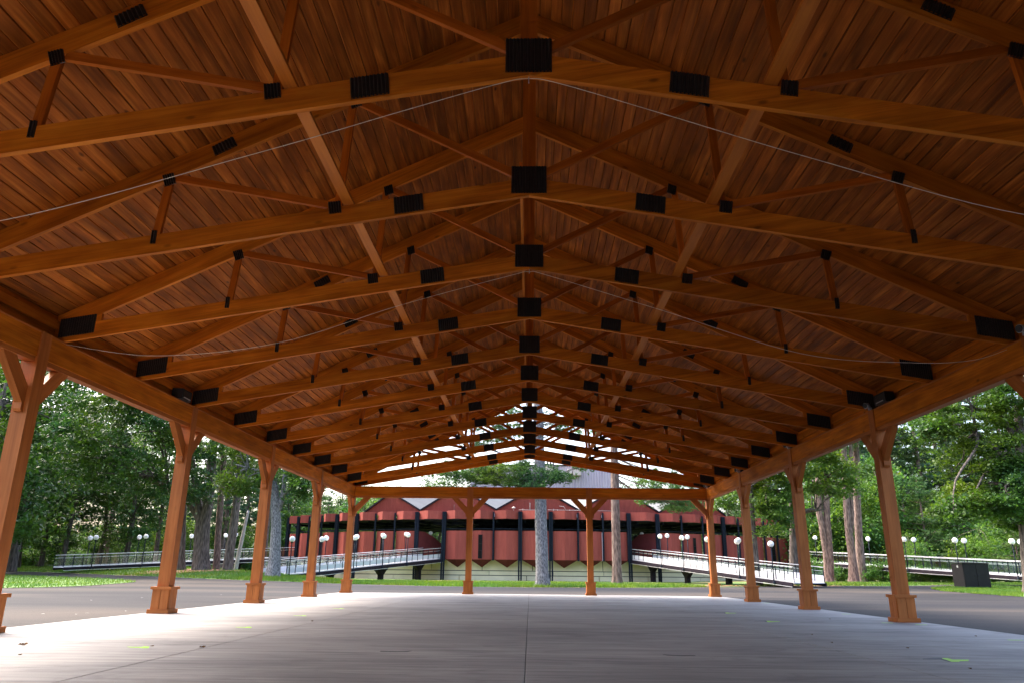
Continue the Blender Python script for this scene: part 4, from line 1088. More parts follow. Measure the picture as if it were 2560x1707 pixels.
def leaf_quads(c, size, rs, up=0.6, asp=0.55):
    n = len(c); nr = rs.normal(size=(n, 3)); nr[:, 2] = np.abs(nr[:, 2]) * (1 + up) + up * 0.5; nr /= np.linalg.norm(nr, axis=1)[:, None]
    t = rs.normal(size=(n, 3)); t -= (t * nr).sum(1)[:, None] * nr; t /= np.linalg.norm(t, axis=1)[:, None]; b_ = np.cross(nr, t)
    s = size * (0.6 + 0.8 * rs.rand(n))[:, None]
    v = np.empty((n, 4, 3)); v[:, 0] = c - t * s * 0.5; v[:, 1] = c + b_ * s * 0.5 * asp + t * s * 0.05; v[:, 2] = c + t * s * 0.5 - nr * s * 0.12; v[:, 3] = c - b_ * s * 0.5 * asp + t * s * 0.05
    return v.reshape(-1, 3)
def crown_points(ells, ncl, nleaf, rs, cr=0.9, flat=0.55, hollow=0.55):
    """ells: (centre, radii, weight). Returns leaf points and cluster centres"""
    w = np.array([e[2] for e in ells], float); w /= w.sum(); pts = []; cls = []
    for (c, r, _), ww in zip(ells, w):
        k = max(3, int(ncl * ww)); d = rs.normal(size=(k, 3)); d /= np.linalg.norm(d, axis=1)[:, None]
        rad = hollow + (1 - hollow) * rs.rand(k) ** 0.6
        cc = np.array(c) + d * rad[:, None] * np.array(r); cls.append(cc)
    cls = np.concatenate(cls); per = max(4, nleaf // len(cls))
    for cc in cls:
        sz = cr * (0.55 + 0.9 * rs.rand()); m = int(per * (0.5 + rs.rand()))
        p = rs.normal(size=(m, 3)) * np.array([sz, sz, sz * flat]) * 0.6
        p[:, 2] -= 0.18 * (p[:, 0] ** 2 + p[:, 1] ** 2) / max(sz, 0.3)
        pts.append(cc + p)
    return np.concatenate(pts), cls
def limbs(mb, forks, cls, rs, nl, r0):
    """thin limbs from fork points out to some of the leaf clusters"""
    idx = rs.choice(len(cls), min(nl, len(cls)), replace=False)
    for i in idx:
        c = Vector(cls[i]); f = min(forks, key=lambda q: (Vector(q) - c).length + rs.rand() * 2); f = Vector(f)
        d = c - f
        if d.length < 0.8: continue
        m1 = f + d * 0.35 + Vector((rs.normal() * 0.25, rs.normal() * 0.25, d.length * 0.10)); m2 = f + d * 0.7 + Vector((rs.normal() * 0.25, rs.normal() * 0.25, d.length * 0.06))
        path = spline([f, m1, m2, c], 3); rr = r0 * min(1.0, d.length / 6 + 0.25)
        mb.tube(path, [rr * (1 - 0.85 * k / (len(path) - 1)) for k in range(len(path))], 6)
def tree_obj(name, base, trunk_mb, crown_verts, bark, leafm, label, group=None, nv=4, tname='trunk', cname='crown'):
    e = empty(name, base); tag(e, label, 'tree', group)
    b0 = Vector(base)
    if trunk_mb is not None:
        trunk_mb.v = [tuple(Vector(p) - b0) for p in trunk_mb.v]; trunk_mb.build(tname, bark, e)
    if crown_verts is not None:
        v = crown_verts - np.array(base)[None, :]
        link(cname, np_mesh(cname, v, len(v) // nv, nv), leafm, e)
    return e

def needle_tufts(c, size, rs, per=9, spread=1.0):
    """each tuft: thin triangles fanning out and up"""
    n = len(c); C = np.repeat(c, per, axis=0); m = len(C)
    d = rs.normal(size=(m, 3)) * np.array([1, 1, 0.7 * spread]); d[:, 2] += 0.25; d /= np.linalg.norm(d, axis=1)[:, None]
    t = rs.normal(size=(m, 3)); t -= (t * d).sum(1)[:, None] * d; t /= np.linalg.norm(t, axis=1)[:, None]
    s = (size * (0.6 + 0.7 * rs.rand(m)))[:, None]
    v = np.empty((m, 3, 3)); v[:, 0] = C - t * s * 0.10; v[:, 1] = C + t * s * 0.10; v[:, 2] = C + d * s
    return v.reshape(-1, 3)
def pine_mesh(h, bare, rmax, seed, tuft=0.42, per=8, whorl=0.85, droop=0.15, dens=1.0):
    rs = np.random.RandomState(seed); mb = MB(); r0 = 0.012 * h + 0.06
    lean = rs.normal() * 0.012 * h
    tp = [(0, 0, -0.3), (lean * 0.3, 0, h * 0.3), (lean * 0.5, lean * 0.4, h * 0.65), (lean, 0, h)]
    trunk_tube(mb, tp, [r0 * 1.1, r0 * 0.85, r0 * 0.5, 0.03], 9, 6, 0.05, 0.25, seed)
    pts = []; z = h * bare
    while z < h * 0.985:
        f = (z - h * bare) / (h * (1 - bare)); rad = rmax * (0.55 + 0.45 * min(1, f * 3)) * (1 - f ** 1.7) + 0.4
        for k in range(rs.randint(3, 6)):
            a = rs.rand() * 6.28; L = rad * (0.45 + 0.7 * rs.rand()); 
            if rs.rand() > 0.9 * dens: continue
            up = 0.10 + 0.25 * f; x0 = lean * z / h
            end = Vector((x0 + math.cos(a) * L, math.sin(a) * L, z + L * up - droop * L * (1 - f)))
            mid = Vector((x0 + math.cos(a) * L * 0.5, math.sin(a) * L * 0.5, z + L * up * 0.25))
            path = spline([(x0, 0, z), mid, end], 3); rr = 0.018 + 0.010 * L
            mb.tube(path, [rr * (1 - 0.8 * q / (len(path) - 1)) for q in range(len(path))], 5)
            m = int((5 + 9 * L) * dens); u = 0.25 + 0.75 * rs.rand(m) ** 0.7
            w = (0.12 + 0.30 * L * (1 - np.abs(u - 0.65))) * rs.normal(size=m) * 0.55
            bx = np.array([[x0 + math.cos(a) * L * q, math.sin(a) * L * q, z + L * up * q * q - droop * L * (1 - f) * q * q] for q in u])
            bx[:, 0] += -math.sin(a) * w; bx[:, 1] += math.cos(a) * w; bx[:, 2] += rs.normal(size=m) * 0.10 + 0.05
            pts.append(bx)
        z += whorl * (0.7 + 0.6 * rs.rand())
    P = np.concatenate(pts)
    return mb, needle_tufts(P, tuft, rs, per, 0.8)
def broad_mesh(h, cw, clear, seed, nleaf=9000, lsize=0.36, ncl=70, ridge=0.05):
    rs = np.random.RandomState(seed); mb = MB(); r0 = 0.014 * h + 0.05
    j = lambda k: rs.normal() * k
    tp = [(0, 0, -0.3), (j(0.15), j(0.15), h * 0.28), (j(0.4), j(0.4), h * 0.55), (j(0.6), j(0.6), h * 0.85)]
    trunk_tube(mb, tp, [r0 * 1.15, r0 * 0.8, r0 * 0.5, 0.05], 10, 6, 0.06, 0.35, seed)
    ch = h * (1 - clear); cz = h * clear + ch * 0.5
    ells = [((0, 0, cz), (cw * 0.5, cw * 0.5, ch * 0.5), 1.0)]
    for k in range(5):
        a = 6.28 * k / 5 + rs.rand(); ells.append(((math.cos(a) * cw * 0.28, math.sin(a) * cw * 0.28, cz + j(ch * 0.16)), (cw * 0.26, cw * 0.26, ch * 0.24), 0.5))
    p, cls = crown_points(ells, ncl, nleaf, rs, cr=0.085 * cw + 0.35, hollow=0.45)
    limbs(mb, [tp[1], tp[2], ((tp[1][0] + tp[2][0]) / 2, 0, h * 0.42), tp[3]], cls, rs, 26, r0 * 0.34)
    return mb, leaf_quads(p, lsize, rs)

# ---------------- prototypes for the woods behind
def proto(name, mbt, verts, nv, bark, leafm):
    e = empty(name); mbt.build('trunk', bark, e); link('crown', np_mesh('crown', verts, len(verts) // nv, nv), leafm, e); return e
PRO = {}
for k in range(3):
    t, v = pine_mesh(23 + k * 2, 0.22 + 0.08 * k, 4.0, 40 + k, tuft=0.46, per=8); PRO['pine%d' % k] = proto('white_pine', t, v, 3, M['redbark'], M['needle'])
for k in range(3):
    t, v = broad_mesh(19 + k * 2, 11 + k, 0.16 + 0.05 * k, 60 + k, 11000, 0.36, 90); PRO['oak%d' % k] = proto('broadleaf_tree', t, v, 4, M['bark'], M['maple'])
for k in range(2):
    t, v = broad_mesh(9 + k * 2, 7.5, 0.03, 80 + k, 8000, 0.30, 80); PRO['young%d' % k] = proto('young_tree', t, v, 4, M['bark'], M['young'])
t, v = pine_mesh(9, 0.03, 3.2, 91, tuft=0.34, per=8, whorl=0.5); PRO['ypine'] = proto('young_pine', t, v, 3, M['redbark'], leaf_mat('young_needle', [(0.05, 0.11, 0.03), (0.085, 0.16, 0.04), (0.13, 0.22, 0.05), (0.18, 0.27, 0.06)], 0.3, 0.55, 0.35))
t, v = broad_mesh(2.4, 3.4, 0.0, 95, 3200, 0.20, 40); PRO['bush'] = proto('bush', t, v, 4, M['bark'], M['young'])
used = set()
def plant(kind, x, y, s, rz, label, group, cat='tree', sink=0.0, sz=1.0):
    src = PRO[kind]
    o = src if kind not in used else copy_tree(src); used.add(kind)
    o.location = (x, y, ground_z(x, y) - sink); o.rotation_euler = (0, 0, rz); o.scale = (s, s, s * sz); tag(o, label, cat, group); return o
rw = random.Random(21)
def wood(kinds, px_list, yr, sc, label, group, cat='tree'):
    for px in px_list:
        y = rw.uniform(*yr); p = at_y(px, 1400, y)
        kd = rw.choice(kinds); nm = {'pine': 'pine', 'oak': 'broadleaf tree', 'young': 'leafy young tree', 'ypine': 'bushy young pine', 'bush': 'bush'}[kd.rstrip('0123456789')]
        lb = label.replace('{k}', nm)
        plant(kd, p.x, y, rw.uniform(*sc), rw.uniform(0, 6.28), lb, group + ' (' + nm + ')' if '{k}' in label else group, cat, 0.05, rw.uniform(0.9, 1.12))
def rng_px(a, b_, n): return [a + (b_ - a) * (k + rw.uniform(0.15, 0.85)) / n for k in range(n)]
# left wood
wood(['oak0', 'oak1', 'oak2'], rng_px(-120, 330, 7), (88, 98), (0.85, 1.1), 'dense dark broadleaf tree at the edge of the shady wood', 'broadleaf trees of the shady wood')
wood(['pine0', 'pine1', 'pine2'], rng_px(250, 720, 9), (96, 112), (0.8, 1.05), 'tall white pine in the shady wood behind the walkway', 'pines of the shady wood')
wood(['oak0', 'oak1', 'oak2', 'pine0'], rng_px(-160, 720, 12), (118, 138), (1.0, 1.3), 'tall {k} deep inside the shady wood', 'trees deep in the shady wood')
wood(['oak1', 'oak2'], rng_px(-160, 60, 4), (66, 80), (1.0, 1.2), 'broad tree rising past the outermost post beside the road bend', 'trees by the road bend')
wood(['bush', 'young0'], rng_px(-80, 700, 16), (100, 112), (0.6, 1.2), 'dark {k} in the undergrowth among the wood trunks', 'undergrowth in the shady wood', 'shrub')
wood(['oak0', 'oak1', 'oak2', 'pine1'], rng_px(-640, -150, 8), (68, 92), (1.0, 1.25), 'tall {k} on the far side of the road bend', 'trees across the road bend')
# behind the theatre
wood(['young0', 'young1', 'ypine'], rng_px(690, 960, 8), (106, 120), (1.0, 1.3), 'pale green {k} massed behind the theatre end', 'pale trees behind the theatre')
wood(['oak0', 'pine1', 'oak1'], rng_px(700, 1180, 7), (150, 165), (0.80, 0.95), 'distant {k} showing above the theatre roof', 'distant trees above the roof')
wood(['young1', 'oak0'], [1095, 1120, 1590, 1605, 1625], (134, 142), (0.8, 1.0), '{k} glimpsed through the theatre opening', 'trees seen through the openings')
wood(['pine0', 'pine1', 'oak0'], rng_px(1640, 1930, 7), (112, 128), (0.62, 0.78), 'bluish {k} standing behind the theatre on the cabinet side', 'trees behind the theatre, cabinet side')
wood(['oak0', 'oak1', 'young1'], rng_px(690, 1000, 9), (124, 134), (0.72, 0.9), 'light green {k} filling the gap behind the theatre end', 'gap filling trees behind the theatre')
# right wood
wood(['pine0', 'pine1', 'pine2'], rng_px(1900, 2700, 12), (98, 118), (0.85, 1.1), 'tall airy white pine in the sunlit wood', 'pines of the sunlit wood')
wood(['pine1', 'oak0', 'pine2'], rng_px(1900, 2700, 10), (125, 145), (0.85, 1.05), 'tall {k} far back in the sunlit wood', 'far trees of the sunlit wood')
wood(['young0', 'young1', 'ypine', 'ypine'], rng_px(1985, 2700, 18), (88, 96), (0.85, 1.25), 'bright green {k} behind the far walkway', 'young trees behind the far walkway')
wood(['ypine', 'young0'], rng_px(2250, 2680, 5), (76, 82), (0.55, 0.8), 'bright {k} close behind the cabinet walkway', 'young trees close behind the walkway')
wood(['pine0', 'pine1', 'pine2', 'oak1'], rng_px(2130, 2720, 13), (97, 108), (1.0, 1.25), 'tall full {k} rising over the sunlit young trees', 'tall trees over the sunlit wood')
for px, py, y, s in [(2045, 1435, 80, 0.9), (2100, 1435, 82, 0.8), (2170, 1438, 76, 0.7), (2210, 1436, 76, 0.8), (2255, 1440, 73, 0.6), (2300, 1440, 72, 0.6), (2345, 1440, 71, 0.55), (2400, 1440, 70, 0.5)]:
    p = at_y(px, py, y); plant('bush', p.x, y, s, px, 'bright green bush growing under the far walkway', 'bushes under the far walkway', 'bush')

# ---------------- the pines standing in front of the theatre
def hero_pine(base_px, Y, wid, top, name, label, sprays, lean=(0, 0), seed=1, bark=M['greybark'], stubs=(), rise=-0.5):
    p = at_y(base_px[0], base_px[1], Y); bz = ground_z(p.x, Y); base = (p.x, Y, bz)
    mb = MB(); r = wid / 2; H = top
    trunk_tube(mb, [(p.x, Y, bz - 0.15), (p.x + lean[0] * 0.3, Y, bz + H * 0.3), (p.x + lean[0] * 0.65, Y + lean[1] * 0.5, bz + H * 0.65), (p.x + lean[0], Y + lean[1], bz + H)], [r * 1.04, r * 0.92, r * 0.74, r * 0.3], 36, 16, 0.05, 0.42, seed)
    rs = np.random.RandomState(seed + 5); pts = []
    def axis_at(z): return Vector((p.x + lean[0] * min(1, (z - bz) / H), Y, z))
    for (px, py, rx, rz, n, dy) in sprays:      # spray of needles around a pixel position, at depth Y+dy, tied to the trunk by a limb
        c = at_y(px, py, Y + dy); a = axis_at(c.z + rise + (0.12 if rise > 0 else -0.12) * abs(c.x - p.x))
        d = c - a; mid = a + d * 0.5 + Vector((0, 0, -0.15)); path = spline([a, mid, c], 4)
        mb.tube(path, [0.055 * (1 - 0.8 * q / (len(path) - 1)) for q in range(len(path))], 6)
        m = n; k = max(5, n // 22); cc = rs.normal(size=(k, 3)) * np.array([rx, 0.7, rz]) * 0.6 + np.array(c)
        for q in cc:
            e = Vector(q); mb.tube(spline([mid.lerp(c, rs.rand()), (mid + e) / 2 + Vector((0, 0, 0.1)), e], 2), [0.03, 0.022, 0.016, 0.012, 0.008], 4)
            pts.append(q + rs.normal(size=(22, 3)) * np.array([0.38, 0.34, 0.13]))
    for (px, py, L, an) in stubs:
        a = axis_at(at_y(px, py, Y).z); mb.tube([a, a + Vector((math.cos(an) * L, -0.2, math.sin(an) * L))], [0.07, 0.03], 6)
    v = needle_tufts(np.concatenate(pts), 0.20, rs, 16, 0.9)
    return tree_obj(name, base, mb, v, bark, M['bright_needle'], label, None, 3)
hero_pine((1357, 1466), 50.2, 0.80, 22, 'white_pine', 'thick grey-barked pine trunk rising past the pavilion centre with low needle sprays', [
    (1180, 1192, 1.7, 0.55, 500, 0.8), (1235, 1188, 1.5, 0.6, 520, 0.4), (1285, 1192, 1.4, 0.7, 520, -0.6), (1310, 1165, 1.2, 0.35, 240, 0.5), (1395, 1198, 0.9, 0.5, 330, -0.4), (1330, 1208, 0.6, 0.25, 140, -0.7), (1150, 1180, 1.3, 0.5, 260, 1.0),
    (1270, 1065, 1.5, 0.7, 300, 0.5), (1220, 1085, 1.8, 0.6, 300, 0.8), (1180, 1110, 1.6, 0.6, 260, 0.4), (1300, 1035, 1.4, 0.7, 260, 0.6), (1410, 1040, 1.2, 0.6, 220, 0.4), (1390, 1075, 1.3, 0.4, 200, 0.4), (1465, 1160, 0.8, 0.25, 90, 0.5)], (-0.55, 0.3), 3)
hero_pine((1543, 1457), 62, 0.72, 22, 'white_pine', 'straight bare pine trunk beside the ramp with one drooping lit bough', [
    (1690, 1262, 1.5, 0.35, 330, 1.0), (1640, 1250, 1.3, 0.35, 160, 1.2), (1610, 1242, 0.9, 0.3, 70, 1.0), (1720, 1250, 1.2, 0.4, 200, 0.6), (1650, 1205, 1.6, 0.3, 160, 0.4), (1700, 1205, 1.6, 0.35, 220, 0.4), (1750, 1212, 1.4, 0.35, 160, 0.6), (1480, 1080, 1.5, 0.4, 120, 0.5), (1600, 1075, 1.6, 0.5, 140, 0.4)], (0.15, 0), 8, M['redbark'], (), 1.3)

# ---------------- hero broadleaf trees
def px_pt(px, py, Y): return tuple(at_y(px, py, Y))
def ell(px, py, Y, rpx, rpy, ry, w):
    k = Y * 1.0 / PF; return (px_pt(px, py, Y), (rpx * k, ry, rpy * k), w)
def hero_broad(name, label, Y, stems, ells, leafm, bark, nleaf, lsize, ncl, nl, seed, forks, cr=0.9, group=None, up=0.6):
    rs = np.random.RandomState(seed); mb = MB()
    b = px_pt(stems[0][0][0][0], stems[0][0][0][1], Y); bz = ground_z(b[0], Y); base = (b[0], Y, bz)
    for si, (pth, rad, fl) in enumerate(stems):
        P = [Vector(px_pt(x, y, Y + (dy[0] if dy else 0))) for x, y, *dy in pth]
        if fl: P[0].z = bz - 0.2
        trunk_tube(mb, P, rad, 24 if rad[0] > 0.2 else 10, 10 if rad[0] > 0.2 else 5, 0.06, fl, seed + si)
    F = [px_pt(x, y, Y + (dy[0] if dy else 0)) for x, y, *dy in forks]
    p, cls = crown_points(ells, ncl, nleaf, rs, cr=cr, flat=0.42)
    limbs(mb, F, cls, rs, nl, 0.13)
    return tree_obj(name, base, mb, leaf_quads(p, lsize, rs, up), bark, leafm, label, group)
# big maple with double trunk
hero_broad('maple_tree', 'big maple with split double trunk and low spreading dark canopy', 68,
    [([(505, 1420), (508, 1360), (512, 1300), (524, 1240), (532, 1150), (545, 1040)], [0.62, 0.50, 0.46, 0.40, 0.32, 0.18], 0.5),
     ([(496, 1405), (497, 1340), (500, 1290), (488, 1220), (480, 1150), (462, 1050)], [0.42, 0.40, 0.36, 0.30, 0.24, 0.12], 0.3),
     ([(497, 1300), (475, 1262), (452, 1245, -0.5), (420, 1225, -1.5)], [0.26, 0.20, 0.16, 0.09], 0)],
    [ell(300, 1060, 62, 190, 95, 5.0, 2.2), ell(430, 1000, 64, 170, 110, 5.0, 1.8), ell(360, 1165, 63, 190, 55, 4.0, 1.5), ell(220, 1130, 62, 110, 80, 4.0, 1.0), ell(440, 1215, 64, 90, 38, 3.0, 0.7), ell(560, 1080, 66, 130, 70, 4, 1.1), ell(470, 900, 66, 260, 90, 6, 1.4), ell(210, 960, 64, 150, 90, 5, 1.0)],
    M['maple'], M['bark'], 42000, 0.30, 300, 60, 5, [(524, 1240), (488, 1220), (532, 1150), (480, 1150), (420, 1225, -1.5), (452, 1245, -0.5), (545, 1060), (470, 1090)], 0.95)
# grey forked tree nearer the post
hero_broad('forked_tree', 'grey-barked forked tree trunk beside the ramp foot', 57,
    [([(682, 1441), (688, 1380), (690, 1320), (688, 1262), (682, 1190), (672, 1110)], [0.50, 0.40, 0.37, 0.35, 0.26, 0.18], 0.5),
     ([(694, 1275), (706, 1240), (712, 1190), (716, 1120)], [0.24, 0.19, 0.16, 0.12], 0),
     ([(682, 1200), (655, 1180), (620, 1168), (590, 1160)], [0.16, 0.12, 0.09, 0.05], 0)],
    [ell(620, 1190, 57, 60, 34, 2.5, 1.0), ell(745, 1185, 57, 55, 32, 2.5, 1.0), ell(660, 1110, 58, 130, 45, 3, 1.6), ell(760, 1215, 56, 35, 25, 2, 0.5), ell(600, 1215, 57, 40, 22, 2, 0.5), ell(640, 1000, 59, 180, 80, 4, 1.4)],
    M['oak'], M['greybark'], 13000, 0.26, 110, 30, 15, [(672, 1110), (716, 1130), (655, 1180), (620, 1168), (706, 1240)], 0.7)
# companions on the mound
def bare_trunk(name, label, Y, pth, rad, bark, seed, ells=None, leafm=None, nleaf=2500, group=None):
    ells = ells or [ell(pth[-1][0], pth[-1][1] - 60, Y, 120, 60, 4, 1)]
    return hero_broad(name, label, Y, [(pth, rad, 0.35)], ells, leafm or M['needle'], bark, nleaf, 0.30, 30, 12, seed, [pth[-1], pth[-2]], 0.9, group)
bare_trunk('pine_tree', 'slim brown pine trunk standing left of the split maple', 69, [(454, 1416), (455, 1330), (460, 1240), (466, 1120), (470, 1000)], [0.36, 0.32, 0.29, 0.26, 0.2], M['bark'], 31)
bare_trunk('pine_tree', 'straight reddish pine trunk beside the split maple', 69, [(542, 1418), (546, 1330), (552, 1250), (558, 1170), (565, 1020)], [0.30, 0.27, 0.26, 0.24, 0.18], M['redbark'], 32)
bare_trunk('pine_tree', 'dark leaning pine trunk on the straw mound', 68, [(568, 1420), (582, 1330), (592, 1250), (600, 1170), (612, 1030)], [0.42, 0.36, 0.32, 0.29, 0.2], M['bark'], 33)
mb = MB(); q0 = px_pt(588, 1424, 73); q1 = px_pt(621, 1275, 73)
trunk_tube(mb, [(q0[0], 73, ground_z(q0[0], 73) - 0.2), px_pt(604, 1350, 73), q1], [0.20, 0.17, 0.10], 12, 6, 0.05, 0, 9)
mb.v = [tuple(Vector(p) - Vector((q0[0], 73, 0))) for p in mb.v]
o = mb.build('dead_trunk', M['deadwood'], None, None, (q0[0], 73, 0)); tag(o, 'pale leaning dead trunk without branches behind the mound', 'tree')
# right side
hero_broad('oak_tree', 'leafy oak with pale patched trunk hiding the theatre end', 63,
    [([(1988, 1457), (1985, 1390), (1984, 1320), (1982, 1250), (1976, 1160), (1970, 1060)], [0.42, 0.34, 0.31, 0.29, 0.24, 0.16], 0.45),
     ([(1984, 1290), (2010, 1280, -0.5), (2040, 1275, -0.8), (2062, 1272, -0.8)], [0.16, 0.13, 0.10, 0.05], 0),
     ([(2058, 1273, -0.8), (2058, 1240, -0.8), (2068, 1205, -0.8)], [0.06, 0.05, 0.03], 0)],
    [ell(1935, 1240, 61, 60, 50, 2.5, 1.6), ell(1925, 1295, 60, 45, 32, 2.0, 0.8), ell(2010, 1150, 61, 80, 40, 3, 1.3), ell(2090, 1215, 62, 70, 26, 2, 0.8), ell(1900, 1180, 61, 60, 35, 2.5, 0.9), ell(2060, 1170, 61, 60, 30, 2.5, 0.8), ell(1815, 1240, 60, 28, 25, 1.5, 0.35), ell(1980, 1060, 62, 170, 70, 4, 1.6), ell(2150, 1180, 62, 60, 35, 2.5, 0.6)],
    M['oak'], M['bark'], 21000, 0.28, 150, 34, 41, [(1982, 1250), (1976, 1160), (1970, 1080), (2040, 1275, -0.8), (2066, 1210, -0.8)], 0.7)
bare_trunk('dark_trunk_tree', 'thin dark trunk in front of the theatre end beside the oak', 61, [(1895, 1449), (1889, 1400), (1884, 1340), (1878, 1260), (1874, 1150)], [0.34, 0.26, 0.23, 0.21, 0.15], M['bark'], 34, [ell(1880, 1130, 61, 80, 35, 2.5, 1)], M['oak'], 2500)
hero_broad('twin_pine', 'reddish twin-stemmed pine with two curving trunks from one base', 74,
    [([(2072, 1452), (2066, 1390), (2056, 1320), (2047, 1270), (2046, 1200), (2046, 1100)], [0.44, 0.30, 0.30, 0.30, 0.29, 0.24], 0.45),
     ([(2076, 1440), (2073, 1370), (2068, 1300), (2066, 1230), (2070, 1100)], [0.36, 0.33, 0.31, 0.30, 0.24], 0)],
    [ell(2050, 1040, 74, 130, 50, 4, 1.0), ell(2100, 1110, 74, 60, 18, 3, 0.4)], M['needle'], M['redbark'], 4500, 0.28, 50, 14, 51, [(2046, 1100), (2070, 1100)], 0.9)
hero_broad('pine_tree', 'tall pine with paired reddish trunks on the straw bed', 73,
    [([(2134, 1451), (2130, 1390), (2121, 1320), (2116, 1250), (2110, 1150), (2104, 1030)], [0.46, 0.36, 0.32, 0.31, 0.29, 0.24], 0.45),
     ([(2128, 1330), (2130, 1290), (2128, 1230), (2127, 1130), (2122, 1030)], [0.2, 0.19, 0.17, 0.16, 0.12], 0)],
    [ell(2120, 980, 73, 130, 50, 4, 1.0), ell(2170, 1080, 73, 60, 22, 3, 0.5)], M['needle'], M['redbark'], 4000, 0.28, 46, 14, 52, [(2104, 1040), (2122, 1040)], 0.9)
bare_trunk('pine_tree', 'stout pine trunk just behind the paired reddish trunks', 76, [(2156, 1446), (2150, 1380), (2145, 1300), (2142, 1220), (2140, 1080)], [0.46, 0.36, 0.34, 0.32, 0.26], M['redbark'], 35, [ell(2150, 1010, 76, 110, 45, 4, 1)])
hero_broad('oak_tree', 'large bright oak spreading over the dark cabinet', 46,
    [([(2578, 1455), (2572, 1380), (2562, 1300), (2556, 1230), (2552, 1120), (2545, 1000)], [0.48, 0.40, 0.36, 0.34, 0.28, 0.2], 0.4),
     ([(2556, 1240), (2530, 1175), (2500, 1130), (2440, 1080)], [0.2, 0.15, 0.12, 0.06], 0),
     ([(2552, 1120), (2500, 1040), (2440, 1020), (2390, 1010)], [0.18, 0.14, 0.1, 0.05], 0)],
    [ell(2440, 1240, 45, 70, 45, 2.2, 1.5), ell(2385, 1270, 44, 45, 30, 1.6, 0.6), ell(2510, 1230, 45, 70, 60, 2.5, 1.5), ell(2480, 1130, 46, 90, 60, 2.5, 1.6), ell(2400, 1040, 46, 110, 40, 2.5, 1.4), ell(2520, 1010, 46, 80, 60, 2.5, 1.3), ell(2590, 1150, 46, 70, 120, 2.5, 1.3), ell(2470, 950, 46, 160, 50, 3, 1.2), ell(2340, 1075, 46, 35, 24, 1.5, 0.5), ell(2450, 1180, 47, 110, 90, 3, 1.6), ell(2560, 1280, 47, 60, 50, 2, 0.8)],
    M['oak'], M['bark'], 48000, 0.21, 300, 50, 61, [(2556, 1230), (2552, 1120), (2530, 1175), (2500, 1130), (2440, 1080), (2440, 1020), (2545, 1010)], 0.55)

# straw beds
c = at_y(520, 1421, 69); bed(c.x + 1.0, 67.5, 7.0, 3.6, 1)
c = at_y(2100, 1452, 73); bed(c.x, 71.5, 6.5, 2.2, 2)
c = at_y(1930, 1452, 62); bed(c.x - 2.5, 61.5, 7.5, 1.6, 3)
c = at_y(1400, 1460, 56); bed(c.x + 4, 57.5, 8.0, 1.8, 4)

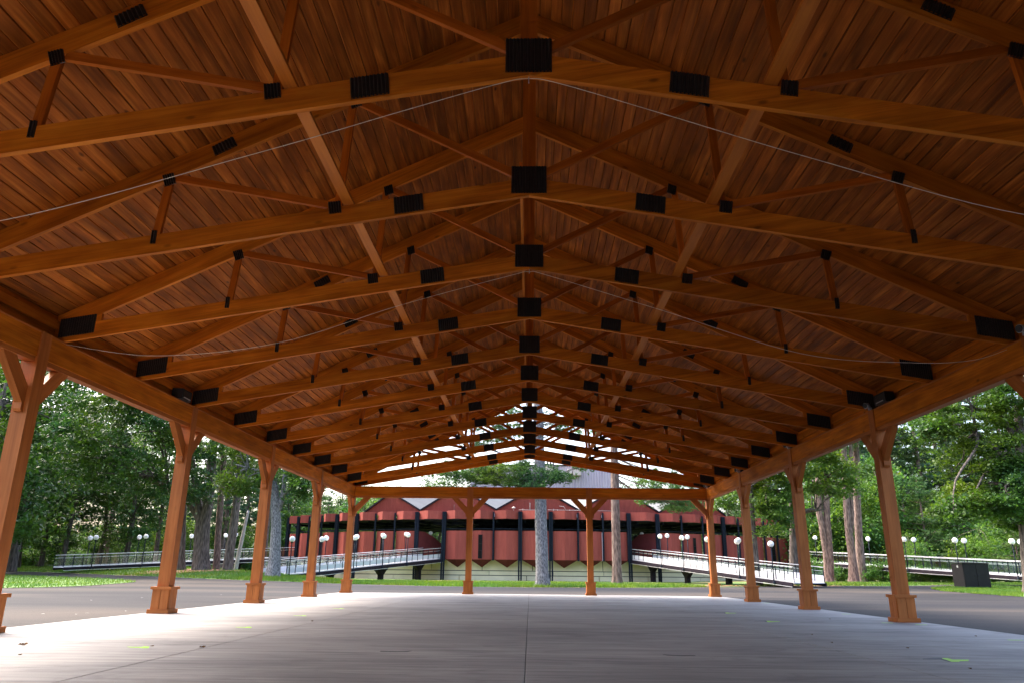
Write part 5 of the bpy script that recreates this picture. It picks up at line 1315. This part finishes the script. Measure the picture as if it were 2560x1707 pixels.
# ================================================================== grass blades (nobody could count them)
def grass(name, regions, label, seed):
    rs = np.random.RandomState(seed); P = []
    for (poly, n, hgt) in regions:
        xs_ = [p[0] for p in poly]; ys_ = [p[1] for p in poly]; k = 0; tries = 0
        X = rs.uniform(min(xs_), max(xs_), n * 3); Y = rs.uniform(min(ys_), max(ys_), n * 3)
        ins = np.zeros(n * 3, bool); j = len(poly) - 1
        for i in range(len(poly)):
            xi, yi = poly[i]; xj, yj = poly[j]
            c_ = ((yi > Y) != (yj > Y)) & (X < (xj - xi) * (Y - yi) / (yj - yi + 1e-12) + xi); ins ^= c_; j = i
        for (bx_, by_, ra_, rb__) in BEDS:
            q_ = ((X - bx_) / ra_) ** 2 + ((Y - by_) / rb__) ** 2; ins &= ~((q_ < 1.1) & (rs.rand(len(X)) > 0.18 + 0.5 * (q_ > 0.7)))
        X, Y = X[ins][:n], Y[ins][:n]
        Z = np.array([ground_z(a, b_) for a, b_ in zip(X, Y)]) + 0.04
        h = hgt * (0.4 + rs.rand(len(X)) ** 1.5 * 1.1); a = rs.rand(len(X)) * 6.28; w = 0.018 + 0.02 * rs.rand(len(X))
        v = np.empty((len(X), 3, 3)); v[:, 0] = np.stack([X - w * np.cos(a), Y - w * np.sin(a), Z - 0.02], 1); v[:, 1] = np.stack([X + w * np.cos(a), Y + w * np.sin(a), Z - 0.02], 1)
        v[:, 2] = np.stack([X + rs.normal(size=len(X)) * h * 0.35, Y + rs.normal(size=len(X)) * h * 0.35, Z + h], 1)
        P.append(v.reshape(-1, 3))
    V = np.concatenate(P); o = link(name, np_mesh(name, V, len(V) // 3, 3), M['blade']); tag(o, label, 'grass', kind='stuff')
E2 = [(p.x, p.y + 0.15) for p in road_edge]
bank_c = [q for q in E2 if -24 < q[0] < 16]
bank = bank_c + [(bank_c[-1][0], bank_c[-1][1] + 9), (0, 64), (bank_c[0][0], bank_c[0][1] + 9)]
bank_l = [q for q in E2 if q[0] <= -20]; bank_l = bank_l + [(-20, 68), (-34, 78), (-70, 100)]
bank_r = [q for q in E2 if 14 <= q[0] < 60]; bank_r = bank_r + [(60, 84), (30, 70), (14, 62)]
grass('grass', [(bank, 42000, 0.16), (bank_l, 30000, 0.13), (bank_r, 22000, 0.11)], 'short green grass fringe along the far road edge', 3)
grass('grass', [([(p[0], p[1]) for p in pl[1:-1]] + [(-60, 60), (-60, 34)], 26000, 0.10)], 'short mown grass on the lawn island beside the road bend', 4)
grass('grass', [([(p[0], p[1]) for p in pr[1:-1]], 22000, 0.09)], 'short bright mown grass on the lawn by the cabinet', 6)

# ================================================================== far woods that read as one mass
def far_wood(name, label, xr, yr, hmax, n, leafm, seed, size=0.75):
    rs = np.random.RandomState(seed); X = rs.uniform(*xr, n); Y = rs.uniform(*yr, n)
    top = hmax * (0.72 + 0.16 * np.sin(X * 0.31 + seed) + 0.12 * np.sin(X * 0.83 + 2))
    Z = rs.rand(n) ** 0.9 * top; P = np.stack([X, Y, Z], 1)
    P += rs.normal(size=P.shape) * 0.3
    V = leaf_quads(P, size, rs, 0.4, 0.7); o = link(name, np_mesh(name, V, n, 4), leafm); tag(o, label, 'wood', kind='stuff')
far_wood('distant_wood', 'dark mass of undergrowth and trees deep in the shady wood', (-150, -24), (128, 150), 9, 34000, M['maple'], 1)
far_wood('distant_wood', 'green mass of trees far behind the sunlit walkway', (34, 150), (122, 150), 9, 30000, M['young'], 2)
far_wood('distant_wood', 'green mass of trees behind the theatre', (-30, 40), (165, 185), 13, 22000, M['young'], 3)
